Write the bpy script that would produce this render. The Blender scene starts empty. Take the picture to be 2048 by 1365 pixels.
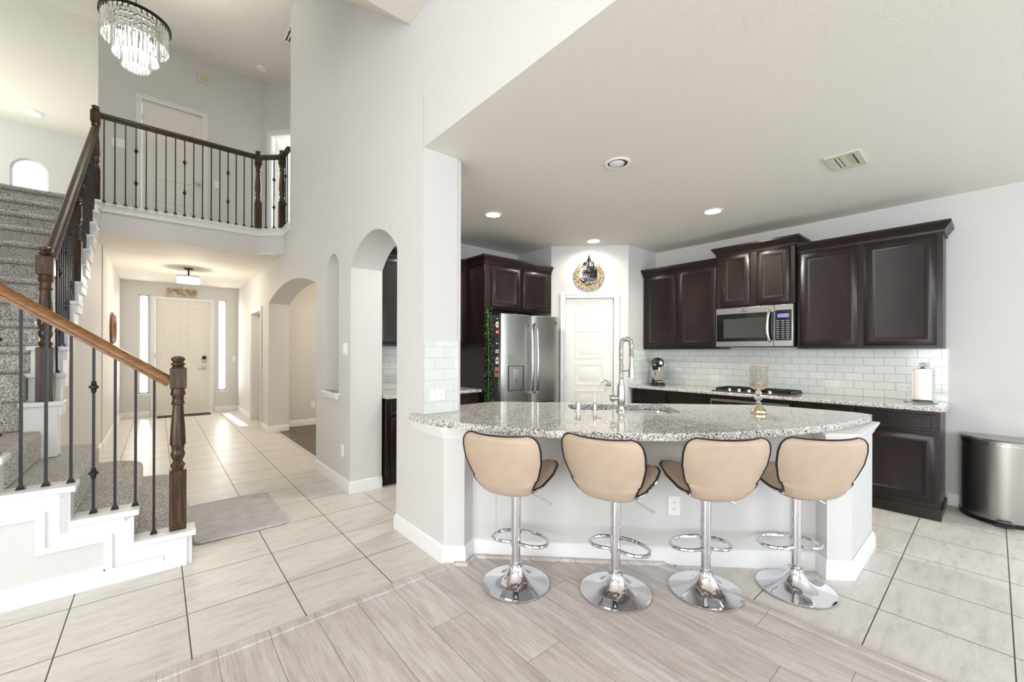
import bpy, math, random
from mathutils import Vector, Matrix
PI = math.pi
R = math.radians
rnd = random.Random(7)
S = bpy.context.scene
C = S.collection

# ------------------------------------------------------------------ camera
HC = 1.35; TH = R(40.6); RO = R(0.2); FPX = 827.0; CY = 704.6
cam = bpy.data.cameras.new('camera'); cam_o = bpy.data.objects.new('camera', cam); C.objects.link(cam_o)
fw = Vector((math.sin(TH), math.cos(TH), 0)); rt = Vector((math.cos(TH), -math.sin(TH), 0)); up = Vector((0, 0, 1))
r3 = rt*math.cos(RO)+up*math.sin(RO); u3 = up*math.cos(RO)-rt*math.sin(RO)
cam_o.matrix_world = Matrix(((r3.x, u3.x, -fw.x, 0), (r3.y, u3.y, -fw.y, 0), (r3.z, u3.z, -fw.z, HC), (0, 0, 0, 1)))
cam.sensor_width = 36.0; cam.lens = 36.0*FPX/2048.0
cam.shift_y = (CY-682.5)/2048.0
cam.clip_start = 0.05; cam.clip_end = 100
S.camera = cam_o

# ------------------------------------------------------------------ world, sun, large lights, exposure
w = bpy.data.worlds.new('sky'); S.world = w; w.use_nodes = True
bg = w.node_tree.nodes['Background']; bg.inputs[0].default_value = (0.86, 0.93, 1.0, 1); bg.inputs[1].default_value = 2.2
S.view_settings.view_transform = 'Standard'; S.view_settings.look = 'None'
S.view_settings.exposure = 0.28; S.view_settings.gamma = 1.0; S.view_settings.use_curve_mapping = False
S.cycles.max_bounces = 10; S.cycles.diffuse_bounces = 6; S.cycles.glossy_bounces = 6; S.cycles.transmission_bounces = 10
S.cycles.sample_clamp_indirect = 6.0
S.cycles.caustics_reflective = False; S.cycles.caustics_refractive = False

def look(o, d):
    o.rotation_euler = Vector(d).to_track_quat('-Z', 'Y').to_euler()
def area(name, loc, d, sx, sy, power, col=(1, 1, 1), spread=PI):
    l = bpy.data.lights.new(name, 'AREA'); l.shape = 'RECTANGLE'; l.size = sx; l.size_y = sy; l.energy = power; l.color = col; l.spread = spread
    o = bpy.data.objects.new(name, l); C.objects.link(o); o.location = loc; look(o, d); return o
def spot(name, loc, d, power, col, ang=120, blend=1.0, rad=0.05):
    l = bpy.data.lights.new(name, 'SPOT'); l.energy = power; l.color = col; l.spot_size = R(ang); l.spot_blend = blend; l.shadow_soft_size = rad
    o = bpy.data.objects.new(name, l); C.objects.link(o); o.location = loc; look(o, d); return o
def point(name, loc, power, col, rad=0.05):
    l = bpy.data.lights.new(name, 'POINT'); l.energy = power; l.color = col; l.shadow_soft_size = rad
    o = bpy.data.objects.new(name, l); C.objects.link(o); o.location = loc; return o

sun = bpy.data.lights.new('sun', 'SUN'); sun.energy = 9.0; sun.angle = R(0.6); sun.color = (1, 0.96, 0.88)
so = bpy.data.objects.new('sun', sun); C.objects.link(so); look(so, (0.03, -1, -0.95))
DAY = (0.96, 0.985, 1.0)
area('daylight_back_windows', (-1.6, -3.85, 1.55), (0.0, 1, 0), 4.4, 2.3, 46, DAY)
area('daylight_nook_windows', (3.4, -3.85, 1.5), (0, 1, 0), 2.6, 1.9, 58, (0.76, 0.87, 1.0))
area('fill_left', (-4.35, -0.6, 1.6), (1, 0, 0.05), 4.0, 2.3, 225, DAY)  # added fill lamp before the solid left wall, brightens the arch wall and header
area('daylight_right_window', (5.3, -2.2, 1.5), (-1, 0, 0), 1.6, 1.6, 16, (0.86, 0.93, 1.0))
area('daylight_arch_window', (-1.75, 11.2, 4.4), (0, -1, 0), 0.5, 0.7, 10, (0.97, 1, 0.95))
area('daylight_sidelight', (-0.215, 11.22, 1.47), (0, -1, 0), 0.14, 2.0, 9, (1, 0.97, 0.9))
area('daylight_sidelight', (1.11, 11.22, 1.47), (0, -1, 0), 0.14, 2.0, 9, (1, 0.97, 0.9))
area('fill_loft', (-3.6, 10.0, 4.6), (1, 0, 0), 2.0, 1.4, 50, (0.98, 1.0, 0.9))  # added fill lamp floating inside the loft, no window on this side
area('daylight_bedroom', (2.9, 9.2, 4.6), (-0.6, -0.8, 0), 1.0, 1.2, 60, (1, 1, 1))
area('fill_dining', (4.2, 6.2, 1.6), (-1, 0.5, 0), 1.4, 1.4, 26, (1, 0.86, 0.7))  # added warm fill floating in the dining room, not at a window

# ------------------------------------------------------------------ materials
def srgb(c):
    return tuple(((x/255.0)/12.92 if x/255.0 <= 0.04045 else ((x/255.0+0.055)/1.055)**2.4) for x in c)+(1,)
def mat(name, col, rough=0.5, metal=0.0, spec=0.5, trans=0.0, emit=None, es=0.0, ior=1.45, aniso=0.0, coat=0.0):
    m = bpy.data.materials.new(name); m.use_nodes = True
    p = m.node_tree.nodes['Principled BSDF']
    p.inputs['Base Color'].default_value = srgb(col) if max(col) > 1.001 else tuple(col)+(1,)
    p.inputs['Roughness'].default_value = rough; p.inputs['Metallic'].default_value = metal
    p.inputs['Specular IOR Level'].default_value = spec; p.inputs['Transmission Weight'].default_value = trans
    p.inputs['IOR'].default_value = ior; p.inputs['Anisotropic'].default_value = aniso
    p.inputs['Coat Weight'].default_value = coat; p.inputs['Coat Roughness'].default_value = 0.1
    if emit: p.inputs['Emission Color'].default_value = tuple(emit)+(1,); p.inputs['Emission Strength'].default_value = es
    return m
class NT:
    def __init__(s, m): s.t = m.node_tree; s.n = s.t.nodes; s.l = s.t.links; s.p = s.n['Principled BSDF']
    def new(s, typ, **kw):
        n = s.n.new(typ)
        for k, v in kw.items():
            if k in n.inputs: n.inputs[k].default_value = v
            else: setattr(n, k, v)
        return n
    def link(s, a, b): s.l.new(a, b)
    def pos(s, scale=(1, 1, 1), obj=False):
        mp = s.new('ShaderNodeMapping'); mp.inputs['Scale'].default_value = scale
        if obj: s.link(s.new('ShaderNodeTexCoord').outputs['Object'], mp.inputs[0])
        else: s.link(s.new('ShaderNodeNewGeometry').outputs['Position'], mp.inputs[0])
        return mp.outputs[0]
    def math(s, op, a, b=None, c=None):
        n = s.new('ShaderNodeMath'); n.operation = op
        for i, v in enumerate((a, b, c)):
            if v is None: continue
            if isinstance(v, (int, float)): n.inputs[i].default_value = v
            else: s.link(v, n.inputs[i])
        return n.outputs[0]
    def ramp(s, fac, stops):
        n = s.new('ShaderNodeValToRGB'); e = n.color_ramp.elements
        while len(e) < len(stops): e.new(0.5)
        for i, (p, c) in enumerate(stops): e[i].position = p; e[i].color = srgb(c)
        s.link(fac, n.inputs[0]); return n.outputs[0]
    def mix(s, fac, a, b, typ='MIX'):
        n = s.new('ShaderNodeMix'); n.data_type = 'RGBA'; n.blend_type = typ
        for i, v in ((0, fac), (6, a), (7, b)):
            if isinstance(v, (int, float)): n.inputs[i].default_value = v
            elif isinstance(v, tuple): n.inputs[i].default_value = v
            else: s.link(v, n.inputs[i])
        return n.outputs[2]
    def bump(s, h, strength, dist):
        b = s.new('ShaderNodeBump', Strength=strength, Distance=dist); s.link(h, b.inputs['Height']); s.link(b.outputs[0], s.p.inputs['Normal'])
    def noise(s, vec, scale, detail=2, rough=0.5):
        n = s.new('ShaderNodeTexNoise', Scale=scale, Detail=detail, Roughness=rough); s.link(vec, n.inputs['Vector']); return n.outputs['Fac']
M = {}
def paint(name, col, bs=0.25, sc=140, rough=0.6):
    m = mat(name, col, rough, spec=0.3); t = NT(m); t.bump(t.noise(t.pos(), sc, 3), bs, 0.004); M[name] = m
paint('wall_paint', (209, 208, 206), 0.3)
paint('ceiling_paint', (226, 222, 214), 0.45, 110, 0.75)
M['trim'] = mat('white_trim_paint', (229, 229, 229), 0.4)
M['door'] = mat('white_door_paint', (226, 223, 217), 0.4)
M['plate'] = mat('white_plastic', (238, 238, 234), 0.35)
M['dark'] = mat('dark_slot', (30, 30, 30), 0.5)
M['black'] = mat('black_plastic', (14, 14, 15), 0.35)
M['gloss_black'] = mat('black_glass', (12, 13, 15), 0.08, spec=0.8)
M['iron'] = mat('wrought_iron', (44, 43, 44), 0.42, metal=0.35)
M['nickel'] = mat('brushed_nickel', (190, 186, 178), 0.28, metal=1.0)
M['chrome'] = mat('chrome', (222, 222, 226), 0.045, metal=1.0)
M['gold'] = mat('gold_metal', (212, 178, 120), 0.25, metal=1.0)
M['champagne'] = mat('champagne_metal', (226, 208, 172), 0.15, metal=1.0)
M['bronze'] = mat('dark_bronze', (38, 32, 28), 0.4, metal=0.6)
M['steel_light'] = mat('polished_steel', (215, 214, 212), 0.18, metal=1.0)
def steel():
    m = mat('brushed_stainless_steel', (176, 173, 168), 0.3, metal=1.0, aniso=0.5); t = NT(m)
    n = t.noise(t.pos((3, 3, 260)), 6, 2); t.bump(n, 0.06, 0.001)
    M['steel'] = m
steel()
M['steel_side'] = mat('grey_appliance_side', (70, 69, 68), 0.45, metal=0.2)
M['crystal'] = mat('crystal_glass', (1.0, 1.0, 1.0), 0.03, trans=0.9, ior=1.5, spec=0.8)
M['glow'] = mat('lit_bulb', (1.0, 0.95, 0.85), 0.5, emit=(1.0, 0.95, 0.86), es=22)
M['lens'] = mat('lit_downlight_lens', (1.0, 0.97, 0.9), 0.5, emit=(1.0, 0.96, 0.88), es=14)
M['shade'] = mat('lit_drum_shade', (1.0, 0.98, 0.95), 0.5, emit=(1.0, 0.97, 0.92), es=1.6)
M['pane'] = mat('bright_daylight_pane', (1, 1, 1), 0.1, emit=(1, 1, 0.99), es=2.2)
def winglass():
    m = mat('window_glass', (1, 1, 1), 0.02); nt = m.node_tree; o = nt.nodes['Material Output']; tr = nt.nodes.new('ShaderNodeBsdfTransparent'); gl = nt.nodes.new('ShaderNodeBsdfGlossy'); gl.inputs['Roughness'].default_value = .02
    mx = nt.nodes.new('ShaderNodeMixShader'); mx.inputs[0].default_value = .06; nt.links.new(tr.outputs[0], mx.inputs[1]); nt.links.new(gl.outputs[0], mx.inputs[2]); nt.links.new(mx.outputs[0], o.inputs[0]); M['glass'] = m
winglass()
M['clear'] = mat('clear_glass', (235, 245, 242), 0.02, trans=0.95, ior=1.45)
M['red'] = mat('red_print', (176, 30, 36), 0.5)
M['paper'] = mat('white_paper', (240, 238, 234), 0.7)
M['pinkpaper'] = mat('photo_print', (190, 140, 124), 0.5)
M['ceramic'] = mat('white_ceramic', (240, 238, 232), 0.2)
M['pipe'] = mat('black_piping', (22, 18, 18), 0.35)
M['shell'] = mat('ivory_sunglow', (235, 225, 205), 0.3)
M['scoop'] = mat('display_blue', (90, 90, 150), 0.3, emit=(0.25, 0.24, 0.5), es=0.5)
def leather():
    m = mat('beige_leather', (196, 174, 152), 0.45, spec=0.3); t = NT(m); t.bump(t.noise(t.pos(obj=True), 220, 3), 0.12, 0.002)
    n = t.noise(t.pos(obj=True), 6, 2); t.link(t.ramp(n, [(0.3, (176, 157, 138)), (0.7, (189, 170, 151))]), t.p.inputs['Base Color']); M['leather'] = m
leather()
PX, PY, PITCH, PITCHY = 0.118, 0.396, 0.4625, 0.4575
def tile():
    m = mat('stone_look_floor_tile', (214, 210, 202), 0.34, spec=0.35); t = NT(m)
    g = t.new('ShaderNodeNewGeometry'); sp = t.new('ShaderNodeSeparateXYZ'); t.link(g.outputs['Position'], sp.inputs[0])
    def line(o, p0, pitch, half):
        f = t.math('FRACT', t.math('DIVIDE', t.math('SUBTRACT', o, p0), pitch))
        d = t.math('MINIMUM', f, t.math('SUBTRACT', 1.0, f))
        return t.math('LESS_THAN', d, half/pitch)
    gr = t.math('MAXIMUM', line(sp.outputs[0], PX, PITCH, 0.0026), line(sp.outputs[1], PY, PITCHY, 0.0026))
    ix = t.math('FLOOR', t.math('DIVIDE', t.math('SUBTRACT', sp.outputs[0], PX), PITCH))
    iy = t.math('FLOOR', t.math('DIVIDE', t.math('SUBTRACT', sp.outputs[1], PY), PITCHY))
    cb = t.new('ShaderNodeCombineXYZ'); t.link(ix, cb.inputs[0]); t.link(iy, cb.inputs[1])
    wn = t.new('ShaderNodeTexWhiteNoise'); t.link(cb.outputs[0], wn.inputs[0])
    off = t.new('ShaderNodeVectorMath'); off.operation = 'SCALE'; t.link(wn.outputs['Color'], off.inputs[0]); off.inputs['Scale'].default_value = 9
    ad = t.new('ShaderNodeVectorMath'); ad.operation = 'ADD'; t.link(g.outputs['Position'], ad.inputs[0]); t.link(off.outputs[0], ad.inputs[1])
    mp = t.new('ShaderNodeMapping'); mp.inputs['Scale'].default_value = (1.2, 5.5, 1); mp.inputs['Rotation'].default_value = (0, 0, 0.5); t.link(ad.outputs[0], mp.inputs[0])
    n1 = t.noise(mp.outputs[0], 4.0, 9, 0.68)
    col = t.ramp(n1, [(0.30, (196, 191, 184)), (0.45, (213, 209, 203)), (0.62, (222, 219, 213)), (0.8, (210, 206, 199))])
    n2 = t.noise(mp.outputs[0], 40.0, 4, 0.7)
    col = t.mix(0.25, col, t.ramp(n2, [(0.38, (190, 184, 177)), (0.52, (240, 238, 234))]), 'MULTIPLY')
    t.link(t.mix(gr, col, srgb((84, 78, 70))), t.p.inputs['Base Color'])
    t.link(t.math('ADD', 0.36, t.math('MULTIPLY', gr, 0.5)), t.p.inputs['Roughness'])
    t.bump(t.math('SUBTRACT', t.math('MULTIPLY', n2, 0.15), gr), 0.3, 0.003); M['tile'] = m
tile()
PW, PL = 0.2035, 1.22
def plank(name, cols, px=0.0):
    m = mat(name, (190, 182, 176), 0.36, spec=0.4); t = NT(m)
    g = t.new('ShaderNodeNewGeometry'); sp = t.new('ShaderNodeSeparateXYZ'); t.link(g.outputs['Position'], sp.inputs[0])
    u = t.math('DIVIDE', t.math('SUBTRACT', sp.outputs[0], px), PW); ix = t.math('FLOOR', u); fx = t.math('FRACT', u)
    wn = t.new('ShaderNodeTexWhiteNoise'); wn.noise_dimensions = '1D'; t.link(ix, wn.inputs['W'])
    v = t.math('ADD', t.math('DIVIDE', sp.outputs[1], PL), wn.outputs['Value']); iy = t.math('FLOOR', v); fy = t.math('FRACT', v)
    ex = t.math('LESS_THAN', t.math('MINIMUM', fx, t.math('SUBTRACT', 1.0, fx)), 0.0065)
    ey = t.math('LESS_THAN', t.math('MINIMUM', fy, t.math('SUBTRACT', 1.0, fy)), 0.0011)
    e = t.math('MAXIMUM', ex, ey)
    cb = t.new('ShaderNodeCombineXYZ'); t.link(ix, cb.inputs[0]); t.link(iy, cb.inputs[1])
    w2 = t.new('ShaderNodeTexWhiteNoise'); t.link(cb.outputs[0], w2.inputs[0])
    off = t.new('ShaderNodeVectorMath'); off.operation = 'SCALE'; t.link(w2.outputs['Color'], off.inputs[0]); off.inputs['Scale'].default_value = 13
    ad = t.new('ShaderNodeVectorMath'); ad.operation = 'ADD'; t.link(g.outputs['Position'], ad.inputs[0]); t.link(off.outputs[0], ad.inputs[1])
    mp = t.new('ShaderNodeMapping'); mp.inputs['Scale'].default_value = (7, 0.9, 1); t.link(ad.outputs[0], mp.inputs[0])
    n1 = t.noise(mp.outputs[0], 1.6, 7, 0.62)
    mp2 = t.new('ShaderNodeMapping'); mp2.inputs['Scale'].default_value = (75, 2.2, 1); t.link(ad.outputs[0], mp2.inputs[0])
    n2 = t.noise(mp2.outputs[0], 2.0, 5, 0.7)
    mp3 = t.new('ShaderNodeMapping'); mp3.inputs['Scale'].default_value = (3, 75, 1); t.link(ad.outputs[0], mp3.inputs[0])
    n3 = t.noise(mp3.outputs[0], 2.0, 3, 0.6)
    col = t.ramp(n1, [(0.3, cols[0]), (0.48, cols[1]), (0.7, cols[2])])
    col = t.mix(0.42, col, t.ramp(n2, [(0.35, cols[3]), (0.6, (255, 255, 255))]), 'MULTIPLY')
    col = t.mix(0.06, col, t.ramp(n3, [(0.45, cols[3]), (0.6, (255, 255, 255))]), 'MULTIPLY')
    n4 = t.noise(mp.outputs[0], 5.0, 4, 0.6); col = t.mix(0.3, col, t.ramp(n4, [(0.35, cols[3]), (0.55, (255, 255, 255))]), 'MULTIPLY')
    col = t.mix(t.math('MULTIPLY', w2.outputs['Value'], 0.22), col, srgb(cols[3]), 'MULTIPLY')
    t.link(t.mix(t.math('MULTIPLY', e, 0.75), col, srgb(cols[4])), t.p.inputs['Base Color'])
    t.bump(t.math('SUBTRACT', t.math('MULTIPLY', n2, 0.3), e), 0.2, 0.002); M[name] = m
plank('laminate', [(196, 187, 183), (213, 206, 202), (222, 216, 213), (186, 176, 171), (96, 87, 84)], 0.0)
plank('dark_laminate', [(86, 74, 66), (108, 96, 88), (126, 114, 104), (84, 70, 62), (40, 32, 28)])
def wood(name, cols, sc=(30, 30, 3), rough=0.35, rot=(0, 0, 0), coat=0.3, spec=0.5):
    m = mat(name, cols[0], rough, coat=coat, spec=spec); t = NT(m); v = t.pos(sc, obj=True)
    n = t.noise(v, 1.0, 6, 0.65); t.link(t.ramp(n, [(0.3, cols[0]), (0.5, cols[1]), (0.7, cols[2])]), t.p.inputs['Base Color'])
    t.bump(n, 0.08, 0.002); M[name] = m
wood('oak_dark', [(34, 23, 15), (64, 46, 30), (100, 76, 52)], (70, 70, 5), 0.3, coat=.1, spec=.35)
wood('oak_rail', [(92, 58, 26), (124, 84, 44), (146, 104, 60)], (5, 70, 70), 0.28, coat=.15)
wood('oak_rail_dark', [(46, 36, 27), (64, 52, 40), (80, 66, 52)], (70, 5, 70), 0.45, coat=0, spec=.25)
wood('espresso', [(23, 14, 14), (30, 19, 18), (40, 26, 24)], (9, 9, 2), 0.33, coat=0.08, spec=.4)
wood('brown_frame', [(86, 50, 30), (120, 74, 46), (142, 92, 60)], (40, 40, 10), 0.4)
def carpet(name, cols, sc=260):
    m = mat(name, cols[0], 0.95, spec=0.1); t = NT(m); v = t.pos()
    n = t.noise(v, sc, 3, 0.75); n2 = t.noise(v, 9, 3)
    c = t.ramp(n, [(0.36, cols[0]), (0.5, cols[1]), (0.62, cols[2])])
    t.link(t.mix(0.3, c, t.ramp(n2, [(0.35, cols[3]), (0.65, (255, 255, 255))]), 'MULTIPLY'), t.p.inputs['Base Color'])
    t.bump(n, 0.5, 0.006); M[name] = m
carpet('carpet', [(96, 92, 88), (184, 180, 175), (240, 238, 234), (200, 198, 196)], 130)
carpet('rug', [(172, 170, 168), (198, 196, 195), (216, 214, 213), (190, 190, 192)], 160)
carpet('mat_fabric', [(60, 56, 50), (80, 76, 70), (98, 94, 88), (200, 200, 200)], 200)
def granite():
    m = mat('speckled_granite', (190, 184, 176), 0.06, spec=0.6); t = NT(m); v = t.pos()
    vo = t.new('ShaderNodeTexVoronoi', Scale=190.0); t.link(v, vo.inputs['Vector'])
    sep = t.new('ShaderNodeSeparateColor'); t.link(vo.outputs['Color'], sep.inputs[0])
    c = t.ramp(sep.outputs[0], [(0.0, (52, 50, 51)), (0.12, (60, 58, 59)), (0.16, (140, 136, 134)), (0.36, (170, 167, 165)), (0.44, (226, 223, 219)), (1.0, (242, 240, 236))])
    n = t.noise(v, 260, 3, 0.7)
    c = t.mix(0.5, c, t.ramp(n, [(0.36, (146, 144, 142)), (0.52, (252, 252, 251))]), 'MULTIPLY')
    n2 = t.noise(v, 14, 3); c = t.mix(0.35, c, t.ramp(n2, [(0.35, (205, 202, 198)), (0.65, (255, 255, 255))]), 'MULTIPLY')
    t.link(c, t.p.inputs['Base Color']); M['granite'] = m
granite()
def subway(name, axis, col=(222, 228, 224), z0=0.915, u0=0.0, gr=(158, 158, 152)):
    m = mat(name, col, 0.1, spec=0.6); t = NT(m)
    g = t.new('ShaderNodeNewGeometry'); sp = t.new('ShaderNodeSeparateXYZ'); t.link(g.outputs['Position'], sp.inputs[0])
    cb = t.new('ShaderNodeCombineXYZ'); t.link(t.math('SUBTRACT', sp.outputs[0 if axis == 'x' else 1], u0), cb.inputs[0]); t.link(t.math('SUBTRACT', sp.outputs[2], z0), cb.inputs[1])
    b = t.new('ShaderNodeTexBrick'); t.link(cb.outputs[0], b.inputs['Vector'])
    b.offset = 0.5; b.inputs['Scale'].default_value = 1; b.inputs['Brick Width'].default_value = 0.155; b.inputs['Row Height'].default_value = 0.0785
    b.inputs['Mortar Size'].default_value = 0.0016; b.inputs['Mortar Smooth'].default_value = 0.05; b.inputs['Bias'].default_value = 0
    b.inputs['Color1'].default_value = srgb(col); b.inputs['Color2'].default_value = srgb(tuple(c-6 for c in col)); b.inputs['Mortar'].default_value = srgb(gr)
    t.link(b.outputs['Color'], t.p.inputs['Base Color']); t.bump(t.math('SUBTRACT', 1.0, b.outputs['Fac']), 0.5, 0.002); M[name] = m
subway('subway_y', 'y', (230, 234, 229)); subway('subway_x', 'x', (230, 234, 230)); subway('subway_c', 'x', (216, 220, 216), gr=(190, 193, 190))
def pierced():
    m = mat('pierced_gold', (190, 160, 118), 0.35, metal=0.8); t = NT(m); vo = t.new('ShaderNodeTexVoronoi', Scale=75.0); t.link(t.pos(), vo.inputs['Vector'])
    t.link(t.ramp(vo.outputs['Distance'], [(0.25, (244, 238, 226)), (0.4, (190, 160, 118)), (0.7, (120, 96, 66))]), t.p.inputs['Base Color']); M['pierced'] = m
pierced()
def leafm():
    m = mat('green_leaves', (70, 120, 52), 0.5); t = NT(m); n = t.noise(t.pos(), 70, 2)
    t.link(t.ramp(n, [(0.3, (40, 88, 34)), (0.55, (88, 140, 66)), (0.75, (150, 190, 120))]), t.p.inputs['Base Color']); M['leaf'] = m
leafm()

# ------------------------------------------------------------------ mesh builder
class MB:
    def __init__(s): s.v = []; s.f = []; s.m = []; s.o = Vector((0, 0, 0)); s.u = Vector((1, 0, 0)); s.n = Vector((0, 1, 0)); s.k = Vector((0, 0, 1)); s.mi = 0
    def frame(s, o, u=(1, 0, 0), n=(0, 1, 0), k=(0, 0, 1)):
        s.o = Vector(o); s.u = Vector(u).normalized(); s.n = Vector(n).normalized(); s.k = Vector(k).normalized(); return s
    def p(s, a): return s.o+s.u*a[0]+s.n*a[1]+s.k*a[2]
    def add(s, vs, fs):
        b = len(s.v); s.v += [s.p(a) for a in vs]; s.f += [tuple(b+i for i in f) for f in fs]; s.m += [s.mi]*len(fs); return s
    def box(s, a, b):
        x0, y0, z0 = (min(a[i], b[i]) for i in range(3)); x1, y1, z1 = (max(a[i], b[i]) for i in range(3))
        return s.add([(x0, y0, z0), (x1, y0, z0), (x1, y1, z0), (x0, y1, z0), (x0, y0, z1), (x1, y0, z1), (x1, y1, z1), (x0, y1, z1)],
                     [(0, 3, 2, 1), (4, 5, 6, 7), (0, 1, 5, 4), (1, 2, 6, 5), (2, 3, 7, 6), (3, 0, 4, 7)])
    def slab(s, poly, z0, z1):
        n = len(poly); return s.add([(x, y, z0) for x, y in poly]+[(x, y, z1) for x, y in poly],
            [tuple(reversed(range(n))), tuple(range(n, 2*n))]+[(i, (i+1) % n, n+(i+1) % n, n+i) for i in range(n)])
    def prism(s, poly, n0, n1):      # poly in (u, z)
        n = len(poly); return s.add([(x, n0, z) for x, z in poly]+[(x, n1, z) for x, z in poly],
            [tuple(range(n)), tuple(reversed(range(n, 2*n)))]+[(i, n+i, n+(i+1) % n, (i+1) % n) for i in range(n)])
    def quad(s, a, b, c, d): return s.add([a, b, c, d], [(0, 1, 2, 3)])
    def loops(s, L, cap0=False, cap1=False, closed=True):
        n = len(L[0]); vs = [p for l in L for p in l]; fs = []
        for i in range(len(L)-1):
            for j in range(n if closed else n-1):
                fs.append((i*n+j, i*n+(j+1) % n, (i+1)*n+(j+1) % n, (i+1)*n+j))
        if cap0: fs.append(tuple(reversed(range(n))))
        if cap1: fs.append(tuple((len(L)-1)*n+j for j in range(n)))
        return s.add(vs, fs)
    def nested(s, u0, u1, z0, z1, prof):      # prof: (inset, n)
        return s.loops([[(u0+i, n, z0+i), (u1-i, n, z0+i), (u1-i, n, z1-i), (u0+i, n, z1-i)] for i, n in prof], cap0=True, cap1=True)
    def lathe(s, prof, c=(0, 0, 0), seg=32, ax='z', cap=True):
        L = []
        for r, h in prof:
            l = []
            for j in range(seg):
                a = 2*PI*j/seg; x, y = r*math.cos(a), r*math.sin(a)
                l.append((c[0]+x, c[1]+y, c[2]+h) if ax == 'z' else ((c[0]+x, c[1]+h, c[2]-y) if ax == 'n' else (c[0]+h, c[1]+x, c[2]+y)))
            L.append(l)
        return s.loops(L, cap, cap)
    def tube(s, pts, r, seg=10, closed=False, flat=None):
        P = [Vector(p) for p in pts]; n = len(P); L = []; up = None
        for i in range(n):
            a = P[(i-1) % n] if (closed or i > 0) else P[i]; b = P[(i+1) % n] if (closed or i < n-1) else P[i]
            t = (b-a).normalized()
            if up is None:
                up = Vector((0, 0, 1)) if abs(t.z) < 0.9 else Vector((1, 0, 0))
            x = t.cross(up).normalized(); up = x.cross(t).normalized()
            rr = r[i] if isinstance(r, (list, tuple)) else r
            L.append([tuple(P[i]+x*math.cos(2*PI*j/seg)*rr+up*math.sin(2*PI*j/seg)*rr*(flat or 1)) for j in range(seg)])
        if closed: L.append(L[0])
        return s.loops(L, not closed, not closed)
    def sweep(s, pts, prof, closed=False, cap=True):   # plan path (u,n); prof: (offset left of path, z)
        P = [Vector((p[0], p[1])) for p in pts]; n = len(P); L = []
        for i in range(n):
            d0 = (P[i]-P[i-1]) if (closed or i > 0) else None; d1 = (P[(i+1) % n]-P[i]) if (closed or i < n-1) else None
            d0 = d0 or d1; d1 = d1 or d0
            d0 = d0.normalized(); d1 = d1.normalized(); n0 = Vector((-d0.y, d0.x)); n1 = Vector((-d1.y, d1.x))
            m = (n0+n1).normalized(); m = m/max(0.3, m.dot(n0))
            L.append([(P[i].x+m.x*o, P[i].y+m.y*o, z) for o, z in prof])
        if closed: L.append(L[0])
        return s.loops(L, cap and not closed, cap and not closed)
def cr(pts, k=6, closed=False):
    P = [Vector(p) for p in pts]; n = len(P); out = []
    for i in range(n if closed else n-1):
        g = lambda j: P[j % n] if closed else P[max(0, min(n-1, j))]
        a, b, c, d = g(i-1), g(i), g(i+1), g(i+2)
        for j in range(k):
            t = j/k; out.append(0.5*((2*b)+(c-a)*t+(2*a-5*b+4*c-d)*t*t+(3*b-a-3*c+d)*t**3))
    if not closed: out.append(P[-1])
    return [tuple(p) for p in out]
ROOT = {}
def build(name, mb, m, parent=None, bev=0, ang=35, flat=False, **props):
    me = bpy.data.meshes.new(name); off = Vector((0, 0, 0)); q = parent
    while q is not None:
        off += q.location; q = q.parent
    if parent is not None and parent.get('_local'): off = Vector((0, 0, 0))
    me.from_pydata([tuple(v-off) for v in mb.v], [], mb.f)
    ms = m if isinstance(m, (list, tuple)) else [m]
    for x in ms: me.materials.append(M[x] if isinstance(x, str) else x)
    if len(ms) > 1: me.polygons.foreach_set('material_index', mb.m)
    import bmesh as _b
    if flat:
        me.update(); o = bpy.data.objects.new(name, me); C.objects.link(o)
        if parent is not None: o.parent = parent
        for k, v in props.items(): o[k] = v
        return o
    bm = _b.new(); bm.from_mesh(me); _b.ops.remove_doubles(bm, verts=bm.verts, dist=1e-6) if len(mb.v) < 60000 else None
    _b.ops.recalc_face_normals(bm, faces=bm.faces); bm.to_mesh(me); bm.free()
    me.polygons.foreach_set('use_smooth', [True]*len(me.polygons)); me.set_sharp_from_angle(angle=R(ang)); me.update()
    o = bpy.data.objects.new(name, me); C.objects.link(o)
    if parent is not None: o.parent = parent
    if bev:
        b = o.modifiers.new('bevel', 'BEVEL'); b.width = bev; b.segments = 2; b.limit_method = 'ANGLE'; b.angle_limit = R(40)
    for k, v in props.items(): o[k] = v
    return o
def struct(name, mb, m, parent=None, **k):
    if name.startswith(('wall', 'ceiling', 'floor')): k.setdefault('flat', True)
    o = build(name, mb, m, parent, **k); o['kind'] = 'structure'; return o
def thing(name, label, cat, loc=(0, 0, 0), group=None):
    o = bpy.data.objects.new(name, None); C.objects.link(o); o.location = loc; o.empty_display_size = 0.1
    o['label'] = label; o['category'] = cat
    if group: o['group'] = group
    return o
def single(name, mb, m, label, cat, group=None, **k):
    o = build(name, mb, m, None, **k); o['label'] = label; o['category'] = cat
    if group: o['group'] = group
    return o
def link_copy(o, parent=None):
    c = o.copy(); C.objects.link(c); c.parent = parent; return c
def copy_tree(o, parent=None, kids=None):
    c = link_copy(o, parent)
    for ch in [x for x in ALLKIDS.get(o.name, [])]: copy_tree(ch, c)
    return c
ALLKIDS = {}
def index_kids(o):
    ALLKIDS[o.name] = [c for c in bpy.data.objects if c.parent == o]
    for c in ALLKIDS[o.name]: index_kids(c)

# ================================================================== SETTING
XA0, XA1 = 1.39, 1.70      # arch wall
KX, KY, KC = 5.38, 4.53, 2.765
ZU, ZT = 3.13, 6.10         # upper floor, tall ceiling
YB, YF = 7.0, 11.3          # balcony edge, front wall

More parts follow.
